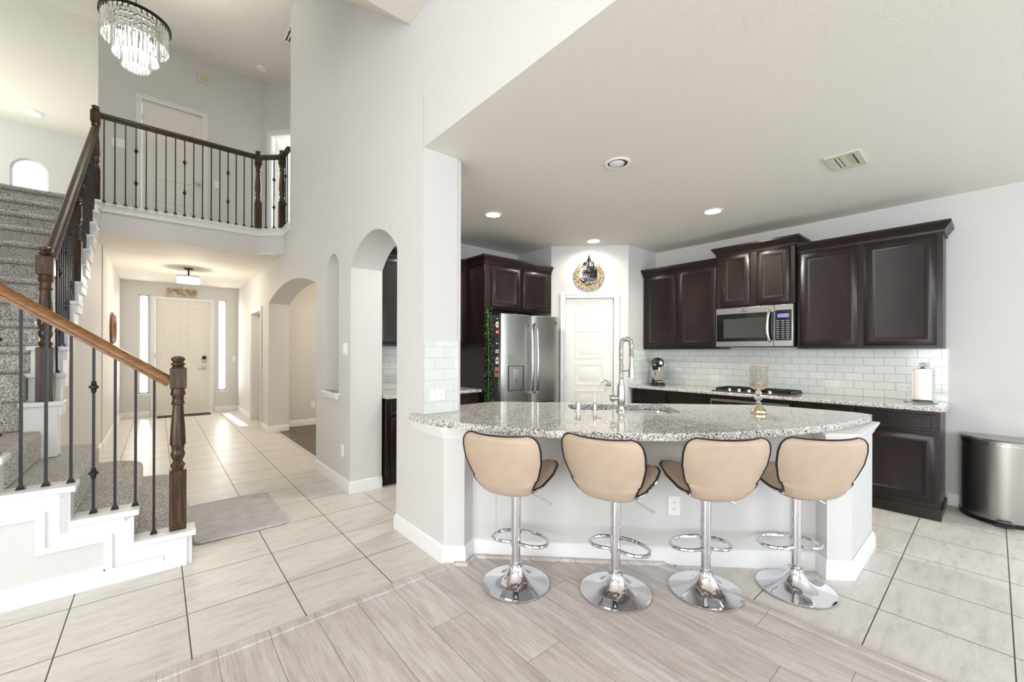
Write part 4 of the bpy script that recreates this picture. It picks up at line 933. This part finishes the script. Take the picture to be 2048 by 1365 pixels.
# paper towels, cutting board
px_, py_ = 5.20, .42
m = MB(); m.slab([(5.08, .32), (5.30, .32), (5.30, .53), (5.08, .53)], .916, .924); single('cutting_board', m, 'clear', 'clear glass board lying under the paper towel roll', 'cutting board', bev=.002)
t = thing('paper_towel_holder', 'clear acrylic towel holder with round finial holding the paper roll', 'paper towel holder', (px_, py_, .924))
m = MB(); m.lathe([(0, 0), (.07, 0), (.07, .008), (.02, .012), (.008, .02), (.008, .29), (0, .29)], (px_, py_, .924), 28); build('base_rod', m, 'clear', t)
m = MB(); m.lathe([(0, .285), (.016, .287), (.02, .295), (.01, .302), (.02, .315), (.022, .328), (.015, .34), (0, .345)], (px_, py_, .924), 20); build('finial', m, 'clear', t)
m = MB(); m.lathe([(.021, .014), (.062, .014), (.062, .288), (.021, .288), (.021, .014)], (px_, py_, .924), 36, cap=False); m.box((px_-.02, py_+.055, .94), (px_+.03, py_+.064, 1.205)); single('paper_towel_roll', m, 'paper', 'white paper towel roll on the right counter', 'paper towels')
# trash can
tx, ty = 5.15, -.055
t = thing('trash_can', 'half-round stainless steel pedal trash can against the right wall', 'trash can', (tx, ty, 0))
def dsh(s_=1.0, ex=0): # D outline: flat at x=tx+.19, bulging toward -x
    pts = []
    for i in range(25):
        a = R(-90+180*i/24); pts.append((tx+.16-math.cos(a)*(.30+ex)*s_, ty-math.sin(a)*(.25+ex)*s_))
    return pts+[(tx+.19+ex, ty-.25*s_-ex), (tx+.19+ex, ty+.25*s_+ex)]
def dl_(z, s_=1.0, ex=0): return [(x, y, z) for x, y in dsh(s_, ex)]
m = MB(); m.loops([dl_(.03), dl_(.625)], True, True); build('body', m, 'steel', t)
m = MB(); m.loops([dl_(0, 1, .004), dl_(.032, 1, .004)], True, True); build('base', m, 'black', t)
m = MB(); m.loops([dl_(.628, 1, .004), dl_(.655, 1, .004), dl_(.668, .96)], True, True); build('lid', m, 'steel', t)
m = MB(); m.loops([dl_(.622, 1, .006), dl_(.634, 1, .006)], False, False); build('rim', m, 'steel_light', t)
m = MB(); m.box((tx-.20, ty-.05, .012), (tx-.13, ty+.05, .035)); m.box((tx-.205, ty-.045, .035), (tx-.16, ty+.045, .045)); build('pedal', m, 'black', t, bev=.004)
# white pitcher on left counter
t = thing('pitcher', 'white ceramic pitcher with a handle on the short granite counter', 'pitcher', (2.42, 4.12, .915))
m = MB(); m.lathe([(0, 0), (.045, 0), (.055, .03), (.058, .08), (.046, .13), (.042, .16), (.048, .18), (.044, .18), (.0, .06)], (2.42, 4.12, .915), 24); build('body', m, 'ceramic', t)
m = MB(); m.tube(cr([(2.46, 4.10, 1.085), (2.50, 4.09, 1.085), (2.52, 4.08, 1.04), (2.51, 4.085, .98), (2.47, 4.10, .95)], 5), .007, 8); build('handle', m, 'ceramic', t)

# ---- wall calligraphy art (frame on pantry wall)
AC = PL_/2-.01
t = thing('wall_art', 'gold crescent and black teardrop calligraphy on the wall above the pantry door', 'wall art', (PA.x+pd.x*AC, PA.y+pd.y*AC, 2.17))
Fa = lambda: MB().frame((PA.x+pd.x*AC, PA.y+pd.y*AC, 2.362), (pd.x, pd.y, 0), (pn.x, pn.y, 0))
m = Fa(); k = 60; a0, a1 = R(90+31), R(90+360-31); L = []
for i in range(k+1):
    a = a0+(a1-a0)*i/k; ro = .198; ri_ = .135; cyo = .018
    po = (ro*math.cos(a), ro*math.sin(a)); pi_ = (ri_*math.cos(a), cyo+ri_*math.sin(a))
    L.append([(po[0], .010, po[1]), (pi_[0], .010, pi_[1]), (pi_[0], .014, pi_[1]), (po[0], .014, po[1])])
m.loops(L, True, True); build('crescent', m, 'pierced', t)
m = Fa(); rr2 = random.Random(3)
def stroke(pts, w0=.005):
    P_ = cr([(a, .018, b) for a, b in pts], 6); m.tube(P_, [w0*(.45+1.0*math.sin(PI*(i+.3)/(len(P_)+.3))) for i in range(len(P_))], 5)
for i in range(30):
    a = rr2.uniform(0, 2*PI); d_ = .118*math.sqrt(rr2.random()); x, z = d_*math.cos(a), .018+d_*math.sin(a)
    w_ = rr2.uniform(.03, .055); h_ = rr2.uniform(.012, .028); sg = rr2.choice((-1, 1)); x = max(-.11+w_, min(.11-w_, x))
    stroke([(x-w_, z+h_*.4), (x-w_*.5, z-h_), (x+w_*.2, z-h_*1.1), (x+w_*.9, z-h_*.2), (x+w_*.8, z+h_)], .0034)
for i in range(9): x = .02+.0105*i; zt = .018+math.sqrt(max(0, .13**2-x*x)); stroke([(x, zt-.005), (x+.003, zt-.05), (x, zt-.095-.01*(i % 3))], .0036)
for i in range(6): stroke([(-.08+.03*i, -.02+.01*(i % 2)), (-.06+.03*i, .04), (-.085+.03*i, .075)], .004)
m.tube([(.13*math.cos(R(a)), .018, .018+.13*math.sin(R(a))) for a in range(150, 391, 8)], .0022, 5)
stroke([(0, .10), (-.002, .18), (.0, .275)], .007); stroke([(-.012, .12), (-.03, .175), (-.005, .235), (0, .27)], .005); stroke([(.012, .12), (.035, .17), (.022, .21), (.004, .26)], .005)
stroke([(-.05, .12), (-.07, .15), (-.055, .175), (-.04, .15), (-.045, .20)], .006); stroke([(.045, .12), (.06, .16), (.05, .19), (.065, .13), (.045, .11)], .006); stroke([(-.03, .13), (0, .11), (.03, .13)], .006); stroke([(-.02, .20), (0, .215), (.02, .20)], .004)
build('calligraphy', m, 'bronze', t)

# ---- plates (outlets, switches)
def plate(fr_, u, z, w_, h_, kind, label, group=None, name=None):
    t = None; m = MB().frame(*fr_); m.nested(u-w_/2, u+w_/2, z-h_/2, z+h_/2, [(0, 0), (0, .003), (.004, .006), (.006, .0062)])
    nm = name or ('outlet' if kind.startswith('o') else 'light_switch')
    o = single(nm, m, 'plate', label, 'outlet' if kind.startswith('o') else 'light switch', group)
    if kind == 'oh':      # horizontal duplex
        for s_ in (-.02, .02):
            m = MB().frame(*fr_); m.lathe([(0, .0062), (.0155, .0062), (.0155, .009), (0, .009)], (u+s_, 0, z), 20, 'n'); so_ = build('socket', m, 'plate', o)
            m = MB().frame(*fr_); m.box((u+s_-.004, .009, z+.004), (u+s_+.005, .0096, z+.006)); m.box((u+s_-.004, .009, z-.006), (u+s_+.005, .0096, z-.004)); m.box((u+s_-.010, .009, z-.002), (u+s_-.007, .0096, z+.002)); build('slots', m, 'dark', so_)
    elif kind == 'ov':
        for s_ in (-.02, .02):
            m = MB().frame(*fr_); m.lathe([(0, .0062), (.0155, .0062), (.0155, .009), (0, .009)], (u, 0, z+s_), 20, 'n'); so_ = build('socket', m, 'plate', o)
            m = MB().frame(*fr_); m.box((u-.006, .009, z+s_-.002), (u-.004, .0096, z+s_+.007)); m.box((u+.004, .009, z+s_-.002), (u+.006, .0096, z+s_+.007)); m.box((u-.002, .009, z+s_-.010), (u+.002, .0096, z+s_-.007)); build('slots', m, 'dark', so_)
    else:
        n_ = int(kind[1:]); 
        for i in range(n_):
            uu = u+(i-(n_-1)/2)*.046; m = MB().frame(*fr_); m.box((uu-.005, .006, z-.012), (uu+.005, .013, z+.012)); build('toggle', m, 'plate', o)
    return o
FW = ((KX-.009, 0, 0), (0, -1, 0), (-1, 0, 0))
GO = 'outlets on the tiled backsplash'
plate(FW, -2.33, 1.03, .118, .075, 'oh', 'white outlet on the backsplash left of the cooktop', GO)
plate(FW, -1.11, 1.03, .118, .075, 'oh', 'white outlet on the backsplash right of the cooktop', GO)
plate(FW, -.55, 1.03, .118, .075, 'oh', 'white outlet half hidden by the paper towel roll', GO)
plate(((0, 2.551, 0), (1, 0, 0), (0, -1, 0)), 1.50, 1.045, .118, .075, 'oh', 'white outlet on the tiled column end above the island top', GO)
plate(((0, 3.131, 0), (1, 0, 0), (0, -1, 0)), 4.80, 1.03, .075, .118, 'ov', 'white outlet on the pantry corner tile behind the spring faucet', GO)
FH = ((XA0, 0, 0), (0, 1, 0), (-1, 0, 0))
plate(FH, 4.11, 1.375, .118, .115, 's2', 'white double light switch between the niche and the tall arch')
plate(FH, 4.19, .37, .07, .115, 'ov', 'white outlet low on the hall wall under the double switch')
plate(((0, 8.15, 0), (1, 0, 0), (0, -1, 0)), 2.17, .37, .075, .118, 'ov', 'white outlet in the room beyond the wide arch')
plate(((1.59, 2.25, 0), (q, -q, 0), (-q, -q, 0)), 1.30, .372, .075, .122, 'ov', 'white outlet on the island wall behind the third stool')
plate(((0, YF, 0), (1, 0, 0), (0, -1, 0)), 1.33, 1.18, .07, .115, 's1', 'white light switch at the right corner of the entry')
plate(((-.565, 0, 0), (0, -1, 0), (1, 0, 0)), -8.0, .36, .07, .115, 'ov', 'white outlet low on the entry left wall near the stairs')
plate(((-.565, 0, 0), (0, -1, 0), (1, 0, 0)), -8.0, 1.18, .07, .115, 's1', 'white light switch on the entry left wall near the stairs')
plate(((0, YD, 0), (1, 0, 0), (0, -1, 0)), -.44, 4.42, .165, .125, 's3', 'white triple light switch upstairs left of the door')
plate(((0, YD, 0), (1, 0, 0), (0, -1, 0)), .74, 4.12, .07, .115, 's1', 'white light switch upstairs right of the hall door')
m = MB().frame((0, YD, 0), (1, 0, 0), (0, -1, 0)); m.nested(.49, .64, 5.72, 5.86, [(0, 0), (0, .04), (.008, .045)]); o = single('door_chime', m, mat('ivory_plastic', (214, 208, 186), .5), 'small ivory door chime box high on the upstairs wall', 'door chime')
m = MB().frame((0, YD, 0), (1, 0, 0), (0, -1, 0)); m.nested(.51, .62, 5.745, 5.835, [(0, .045), (.002, .05)]); build('grille', m, mat('chime_grille', (196, 190, 160), .5), o)
m = MB(); m.lathe([(0, -.001), (.075, -.001), (.075, -.02), (.06, -.04), (0, -.045)], (1.31, 8.0, ZT), 24); single('smoke_detector', m, 'plate', 'white round smoke detector on the upstairs ceiling', 'smoke detector')
# return grille upstairs ceiling
t = thing('ceiling_vent', 'large white return air grille high on the tall ceiling', 'vent', (1.64, 6.76, ZT-.02))
m = MB(); m.box((1.44, 6.47, ZT-.018), (1.84, 7.05, ZT-.001)); build('frame', m, 'plate', t)
m = MB()
for i in range(4):
    for j in range(9): m.box((1.46+j*.041, 6.50+i*.135, ZT-.020), (1.482+j*.041, 6.62+i*.135, ZT-.018))
build('grille_slots', m, 'dark', t)
# kitchen ceiling vent
t = thing('ceiling_vent', 'white rectangular air vent in the kitchen ceiling', 'vent', (3.82, .71, KC-.015))
m = MB().frame((3.82, .712, KC), (1, 0, 0), (0, 1, 0), (0, 0, -1)); m.nested(-.155, .155, -.095, .095, [(0, -.0), (0, .0)]) if False else None
m = MB(); 
for a, b in (((-.155, -.10), (.155, -.065)), ((-.155, .065), (.155, .10)), ((-.155, -.065), (-.12, .065)), ((.12, -.065), (.155, .065))): m.box((3.82+a[0], .712+a[1], KC-.014), (3.82+b[0], .712+b[1], KC-.002))
build('frame', m, mat('vent_cream', (206, 202, 184), .45), t)
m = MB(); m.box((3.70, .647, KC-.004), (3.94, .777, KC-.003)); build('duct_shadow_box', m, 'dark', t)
m = MB()
for i in range(9): m.add([(3.712+i*.027, .66, KC-.012), (3.725+i*.027, .66, KC-.005), (3.725+i*.027, .70, KC-.005), (3.712+i*.027, .70, KC-.012)], [(0, 1, 2, 3)]); m.box((3.712+i*.027, .658, KC-.013), (3.716+i*.027, .70, KC-.003))
m.box((3.70, .70, KC-.013), (3.94, .728, KC-.006)); m.box((3.70, .735, KC-.013), (3.94, .752, KC-.006)); m.box((3.70, .76, KC-.013), (3.94, .777, KC-.006)); build('louver', m, mat('vent_cream2', (210, 206, 190), .45), t)

# ---- recessed lights
WARM = (1.0, 0.93, 0.82)
def can(x, y, z, label, lit=True, power=75):
    t = thing('recessed_light', label, 'ceiling light', (x, y, z-.02), 'recessed ceiling lights')
    m = MB(); m.lathe([(.070, .0), (.096, -.001), (.098, -.006), (.090, -.010), (.074, -.008), (.070, .0)], (x, y, z-.002), 36, cap=False); build('trim_ring', m, 'plate', t)
    m = MB(); m.lathe([(0, -.004), (.073, -.004), (.073, -.001), (0, -.001)], (x, y, z-.002), 36); build('lens', m, 'lens' if lit else 'dark', t)
    if lit: spot('recessed_lamp', (x, y, z-.03), (0, 0, -1), power, WARM, 168, .6, .07)
    else:
        m = MB(); m.lathe([(0, -.03), (.03, -.027), (.052, -.014), (.056, -.005), (0, -.005)], (x-.006, y+.004, z-.002), 28); build('eyeball_lens', m, mat('frosted_lens', (206, 204, 200), .4), t)
can(2.61, 3.35, KC, 'lit recessed downlight near the left cabinets in the kitchen ceiling')
can(4.19, 3.31, KC, 'lit recessed downlight directly above the calligraphy wall art', power=22)
can(4.20, 1.83, KC, 'lit recessed downlight in front of the cabinet above the microwave', power=85)
can(2.60, 1.83, KC, 'unlit eyeball recessed light, nearest in the kitchen ceiling', False)
m = MB(); m.lathe([(0, -.012), (.085, -.012), (.10, -.002), (0, -.002)], (-1.66, 10.9, 5.475), 28); single('loft_light', m, mat('dim_lens', (1, 1, 1), .5, emit=(1, 1, .95), es=.35), 'faint round recessed light in the bright loft ceiling', 'ceiling light')

# ---- chandelier
CX, CYY, CZ = -.185, 6.0, 4.86
t = thing('chandelier', 'three tier crystal prism chandelier with black rim hanging from the tall ceiling', 'chandelier', (CX, CYY, CZ))
m = MB(); m.lathe([(.283, .0), (.295, .0), (.295, .038), (.283, .038), (.283, 0)], (CX, CYY, CZ), 64, cap=False); build('rim', m, 'bronze', t)
m = MB()
for a in (0, PI/3, 2*PI/3): m.tube([(CX+.29*math.cos(a), CYY+.29*math.sin(a), CZ+.02), (CX-.29*math.cos(a), CYY-.29*math.sin(a), CZ+.02)], .006, 6)
m.lathe([(.19, .0), (.20, .0), (.20, .02), (.19, .02), (.19, 0)], (CX, CYY, CZ-.02), 48, cap=False); m.lathe([(.11, .0), (.12, .0), (.12, .02), (.11, .02), (.11, 0)], (CX, CYY, CZ-.04), 40, cap=False); build('inner_frame', m, 'bronze', t)
m = MB(); zc = CZ+.03; i = 0
while zc < ZT-.03:
    a = (i % 2)*PI/2; m.tube([(CX+.009*math.cos(2*PI*j/10)*math.cos(a), CYY+.009*math.cos(2*PI*j/10)*math.sin(a), zc+.018+.018*math.sin(2*PI*j/10)) for j in range(10)], .0026, 5, closed=True); zc += .028; i += 1
m.lathe([(0, 0), (.06, 0), (.06, -.02), (0, -.03)], (CX, CYY, ZT-.001), 24); build('chain', m, 'bronze', t)
def prism_me(h, w_=.013, d_=.008):
    m = MB(); m.loops([[(-w_, 0, z), (0, -d_, z), (w_, 0, z), (0, d_, z)] for z in (0, -h*.94)]+[[(-w_*.5, 0, -h), (0, -d_*.3, -h), (w_*.5, 0, -h), (0, d_*.3, -h)]], True, True); return m
for r_, n_, h_, zz in ((.272, 40, .235, CZ+.01), (.19, 34, .26, CZ-.115), (.115, 26, .235, CZ-.25)):
    pr = None
    for i in range(n_):
        a = 2*PI*i/n_
        if pr is None: o = build('crystal_prism', prism_me(h_, PI*r_/n_*.82), 'crystal', None, flat=True); pr = o
        else: o = pr.copy(); C.objects.link(o)
        o.parent = t; o.location = (r_*math.cos(a), r_*math.sin(a), zz-CZ); o.rotation_euler.z = a+PI/2
for i in range(6):
    a = 2*PI*i/6+.3; m = MB(); m.lathe([(0, .03), (.012, .02), (.017, 0), (.012, -.02), (0, -.028)], (CX+.13*math.cos(a), CYY+.13*math.sin(a), CZ-.14-.03*(i % 2)), 12); build('bulb', m, 'glow', t)
m = MB(); m.lathe([(0, .03), (.014, .02), (.02, 0), (.014, -.02), (0, -.028)], (CX, CYY, CZ-.30), 12); build('bulb', m, 'glow', t)
point('chandelier_lamp', (CX, CYY, CZ-.2), 110, (1, .97, .9), .16)

# ---- foyer semi flush lamp
lx, ly = .40, 9.0
t = thing('ceiling_lamp', 'semi flush drum lamp with crystal edge on the entry ceiling', 'ceiling lamp', (lx, ly, 2.45))
m = MB(); m.lathe([(0, 0), (.065, 0), (.065, -.015), (.02, -.022), (.012, -.03), (.012, -.14), (0, -.14)], (lx, ly, KC-.003), 24); build('canopy', m, 'bronze', t)
m = MB(); m.lathe([(0, 0), (.165, 0), (.165, -.012), (.0, -.012)], (lx, ly, KC-.14), 40); build('top_plate', m, 'bronze', t)
m = MB(); m.lathe([(.16, 0), (.162, -.10), (0, -.105), ], (lx, ly, KC-.15), 40, cap=False); build('drum_shade', m, 'shade', t)
for i in range(36):
    a = 2*PI*i/36; m = MB(); m.box((-.008, -.003, -.085), (.008, .003, 0)) if i == 0 else None
    if i == 0: pr = build('crystal_strip', m, 'crystal', None); o = pr
    else: o = pr.copy(); C.objects.link(o)
    o.parent = t; o.location = (.168*math.cos(a), .168*math.sin(a), KC-.16-2.45); o.rotation_euler.z = a+PI/2
point('entry_lamp', (lx, ly, KC-.33), 36, (1, .88, .70), .12)
point('dining_lamp', (3.0, 6.6, 2.3), 22, (1, .84, .62), .1)
# gold metal scroll over the front door
t = thing('door_top_decor', 'gold openwork metal ornament resting on the front door casing', 'decoration', (.40, YF-.03, 2.49))
m = MB(); rr3 = random.Random(5)
for i in range(60):
    x = .15+.47*rr3.random(); z = 2.50+.03+.12*rr3.random(); s_ = rr3.uniform(.02, .04)
    m.tube(cr([(x-s_, YF-.035, z), (x, YF-.03, z+s_*.7), (x+s_, YF-.035, z+.0), (x+s_*.3, YF-.04, z-s_*.4)], 4), .004, 5)
m.tube([(.12, YF-.035, 2.497), (.66, YF-.035, 2.497)], .005, 6); build('scrollwork', m, 'gold', t)
# wooden frame on entry left wall
t = thing('wall_mirror', 'brown carved wooden oval frame on the entry left wall', 'mirror', (-.55, 9.2, 1.7))
m = MB().frame((-.565, 9.2, 1.70), (0, -1, 0), (1, 0, 0)); L = []
for i in range(41):
    a = 2*PI*i/40; L.append([(a_*math.cos(a), n_, b_*math.sin(a)) for a_, b_, n_ in ((.30, .26, 0), (.31, .27, .03), (.27, .23, .05), (.24, .20, .03), (.24, .20, 0))])
m.loops(L); build('frame', m, 'brown_frame', t)
m = MB().frame((-.565, 9.2, 1.70), (0, -1, 0), (1, 0, 0)); m.loops([[(.245*math.cos(2*PI*i/40), n_, .205*math.sin(2*PI*i/40)) for i in range(40)] for n_ in (.002, .015)], True, True); build('mirror_glass', m, 'chrome', t)

# ---- rugs
def rug(name, pts, h, mt, label, cat='rug', bev=.01):
    m = MB(); m.slab(pts, .001, h); return single(name, m, mt, label, cat, bev=bev)
def rp(c, u, w_, l_, r_=.06):   # rounded rectangle in plan, u direction
    u = Vector(u).normalized(); v = Vector((-u.y, u.x)); pts = []
    for sx_, sy_, a0 in ((1, 1, 0), (-1, 1, 90), (-1, -1, 180), (1, -1, 270)):
        for i in range(6):
            a = R(a0+90*i/5); p_ = Vector(c)+u*(sx_*(w_-r_)+r_*math.cos(a))+v*(sy_*(l_-r_)+r_*math.sin(a)); pts.append((p_.x, p_.y))
    return pts
rug('rug', rp((.49, 4.05), (1, 0), .30, .46), .018, 'rug', 'fluffy grey rug on the tiles at the foot of the stairs')
rug('doormat', rp((.43, 11.0), (1, 0), .44, .16, .01), .012, 'mat_fabric', 'thin brown doormat inside the front door', 'doormat', .002)

# ---- bar stools
def stool_proto():
    t = thing('bar_stool', 'x', 'stool', (0, 0, 0), 'beige leather bar stools at the island')
    PR = cr([(0, -.262, .905), (0, -.248, .84), (0, -.225, .755), (0, -.20, .675), (0, -.178, .615), (0, -.14, .572), (0, -.07, .566), (0, .02, .592), (0, .10, .622), (0, .165, .645), (0, .205, .648)], 6)
    N = len(PR); hidx = 26
    def halfw(s):
        K = [(0, .165), (.02, .198), (.06, .220), (.12, .228), (.20, .224), (.30, .200), (.38, .174), (.44, .158), (.48, .152), (.54, .158), (.64, .182), (.76, .205), (.88, .205), (.95, .18), (1.0, .12)]
        for (a, wa), (b, wb) in zip(K, K[1:]):
            if a <= s <= b: f = (s-a)/(b-a); return wa+(wb-wa)*f
        return .1
    NT_ = 14
    def surf(i, j, off):
        s = i/(N-1); c = Vector(PR[i]); a = Vector(PR[max(0, i-1)]); b = Vector(PR[min(N-1, i+1)]); tg = (b-a).normalized(); nr = Vector((1, 0, 0)).cross(tg)
        if nr.y < 0 and s < .4: nr = -nr
        if s >= .4 and nr.z < 0: nr = -nr
        x = -1+2*j/NT_; w_ = halfw(s); curl = abs(x)**2.2*(.032 if s < .35 else (.02 if s < .5 else .035))
        if abs(s-.44) < .1: nr = (Vector((0, .8, .6)))
        edge = math.sqrt(max(0, 1-abs(x)**6)); es = min(1, min(s, 1-s)/.03)
        return tuple(c+Vector((x*w_, 0, 0))+nr*(curl+off*.022*edge*(.3+.7*es)))
    def shell(i0, i1):
        m = MB(); 
        top_ = [[surf(i, j, 1) for j in range(NT_+1)] for i in range(i0, i1+1)]; bot = [[surf(i, j, -1) for j in range(NT_+1)] for i in range(i0, i1+1)]
        ring = [tp+bt[::-1] for tp, bt in zip(top_, bot)]; m.loops(ring, True, True); return m
    build('backrest', shell(0, hidx), 'leather', t, ang=60)
    build('seat', shell(hidx, N-1), 'leather', t, ang=60)
    edge = [Vector(surf(i, NT_, -.6)) for i in range(N)]+[Vector(surf(N-1, j, -.6)) for j in range(NT_-1, 0, -1)]+[Vector(surf(i, 0, -.6)) for i in range(N-1, -1, -1)]+[Vector(surf(0, j, -.6)) for j in range(1, NT_)]
    m = MB(); m.tube([tuple(p) for p in edge], .0055, 6, closed=True); build('piping', m, 'pipe', t, label='black piping round the edge')
    edge2 = [Vector(surf(i, NT_, -1.1))+Vector((.002, -.004 if i < hidx else 0, -.004)) for i in range(hidx, N)]+[Vector(surf(N-1, j, -1.1))+Vector((0, .003, -.006)) for j in range(NT_-1, 0, -1)]+[Vector(surf(i, 0, -1.1))+Vector((-.002, 0, -.004)) for i in range(N-1, hidx-1, -1)]
    m = MB(); m.tube([tuple(p) for p in edge2], .006, 6); build('seat_rim', m, 'chrome', t, label='chrome rim under the seat')
    m = MB(); m.box((-.07, -.07, .546), (.07, .06, .562)); build('seat_plate', m, 'chrome', t)
    m = MB(); m.lathe([(.0295, .222), (.0295, .555), (0, .555)], (0, 0, 0), 28, cap=False); m.lathe([(.0295, .222), (.031, .222), (.031, .232), (.0295, .232)], (0, 0, 0), 28, cap=False); m.lathe([(0, .236), (.0295, .236)], (0, 0, 0), 28, cap=False); build('pole_sleeve', m, 'chrome', t)
    m = MB(); m.lathe([(.025, .09), (.025, .24)], (0, 0, 0), 28, cap=False); build('pole', m, 'chrome', t)
    m = MB(); m.lathe([(0, 0), (.188, 0), (.195, .004), (.195, .010), (.17, .015), (.13, .023), (.095, .036), (.068, .055), (.050, .080), (.040, .100), (.036, .112), (.036, .125), (.026, .128), (0, .128)], (0, 0, 0), 64); build('base', m, 'chrome', t, ang=50)
    fr = cr([(-.028, -.02, .245), (-.11, -.02, .24), (-.168, .035, .235), (-.15, .12, .232), (-.06, .175, .23), (.06, .175, .23), (.15, .12, .232), (.168, .035, .235), (.11, -.02, .24), (.028, -.02, .245)], 6)
    m = MB(); m.tube(fr, .0105, 10); build('footrest', m, 'chrome', t)
    m = MB(); m.tube(cr([(.03, .0, .545), (.08, .02, .535), (.11, .03, .515), (.19, .05, .475)], 4), .0045, 8); m.tube([(.14, .037, .50), (.20, .052, .47)], .006, 8); build('height_lever', m, 'chrome', t)
    return t
sp = stool_proto(); index_kids(sp)
SP = [((1.587, 1.809), 24, 'beige bar stool nearest the white column'), ((1.956, 1.383), 34, 'beige bar stool second from the column, tilted with its seat to the right'),
      ((2.355, 1.060), -2, 'beige bar stool in front of the low island outlet'), ((2.778, .739), 2, 'beige bar stool at the end farthest from the column')]
for i, ((x, y), th_, lb) in enumerate(SP):
    o = sp if i == 0 else copy_tree(sp)
    o.location = (x, y, .004 if i < 3 else 0.001); o.rotation_euler = (0, 0, -R(40.6+th_)); o['label'] = lb
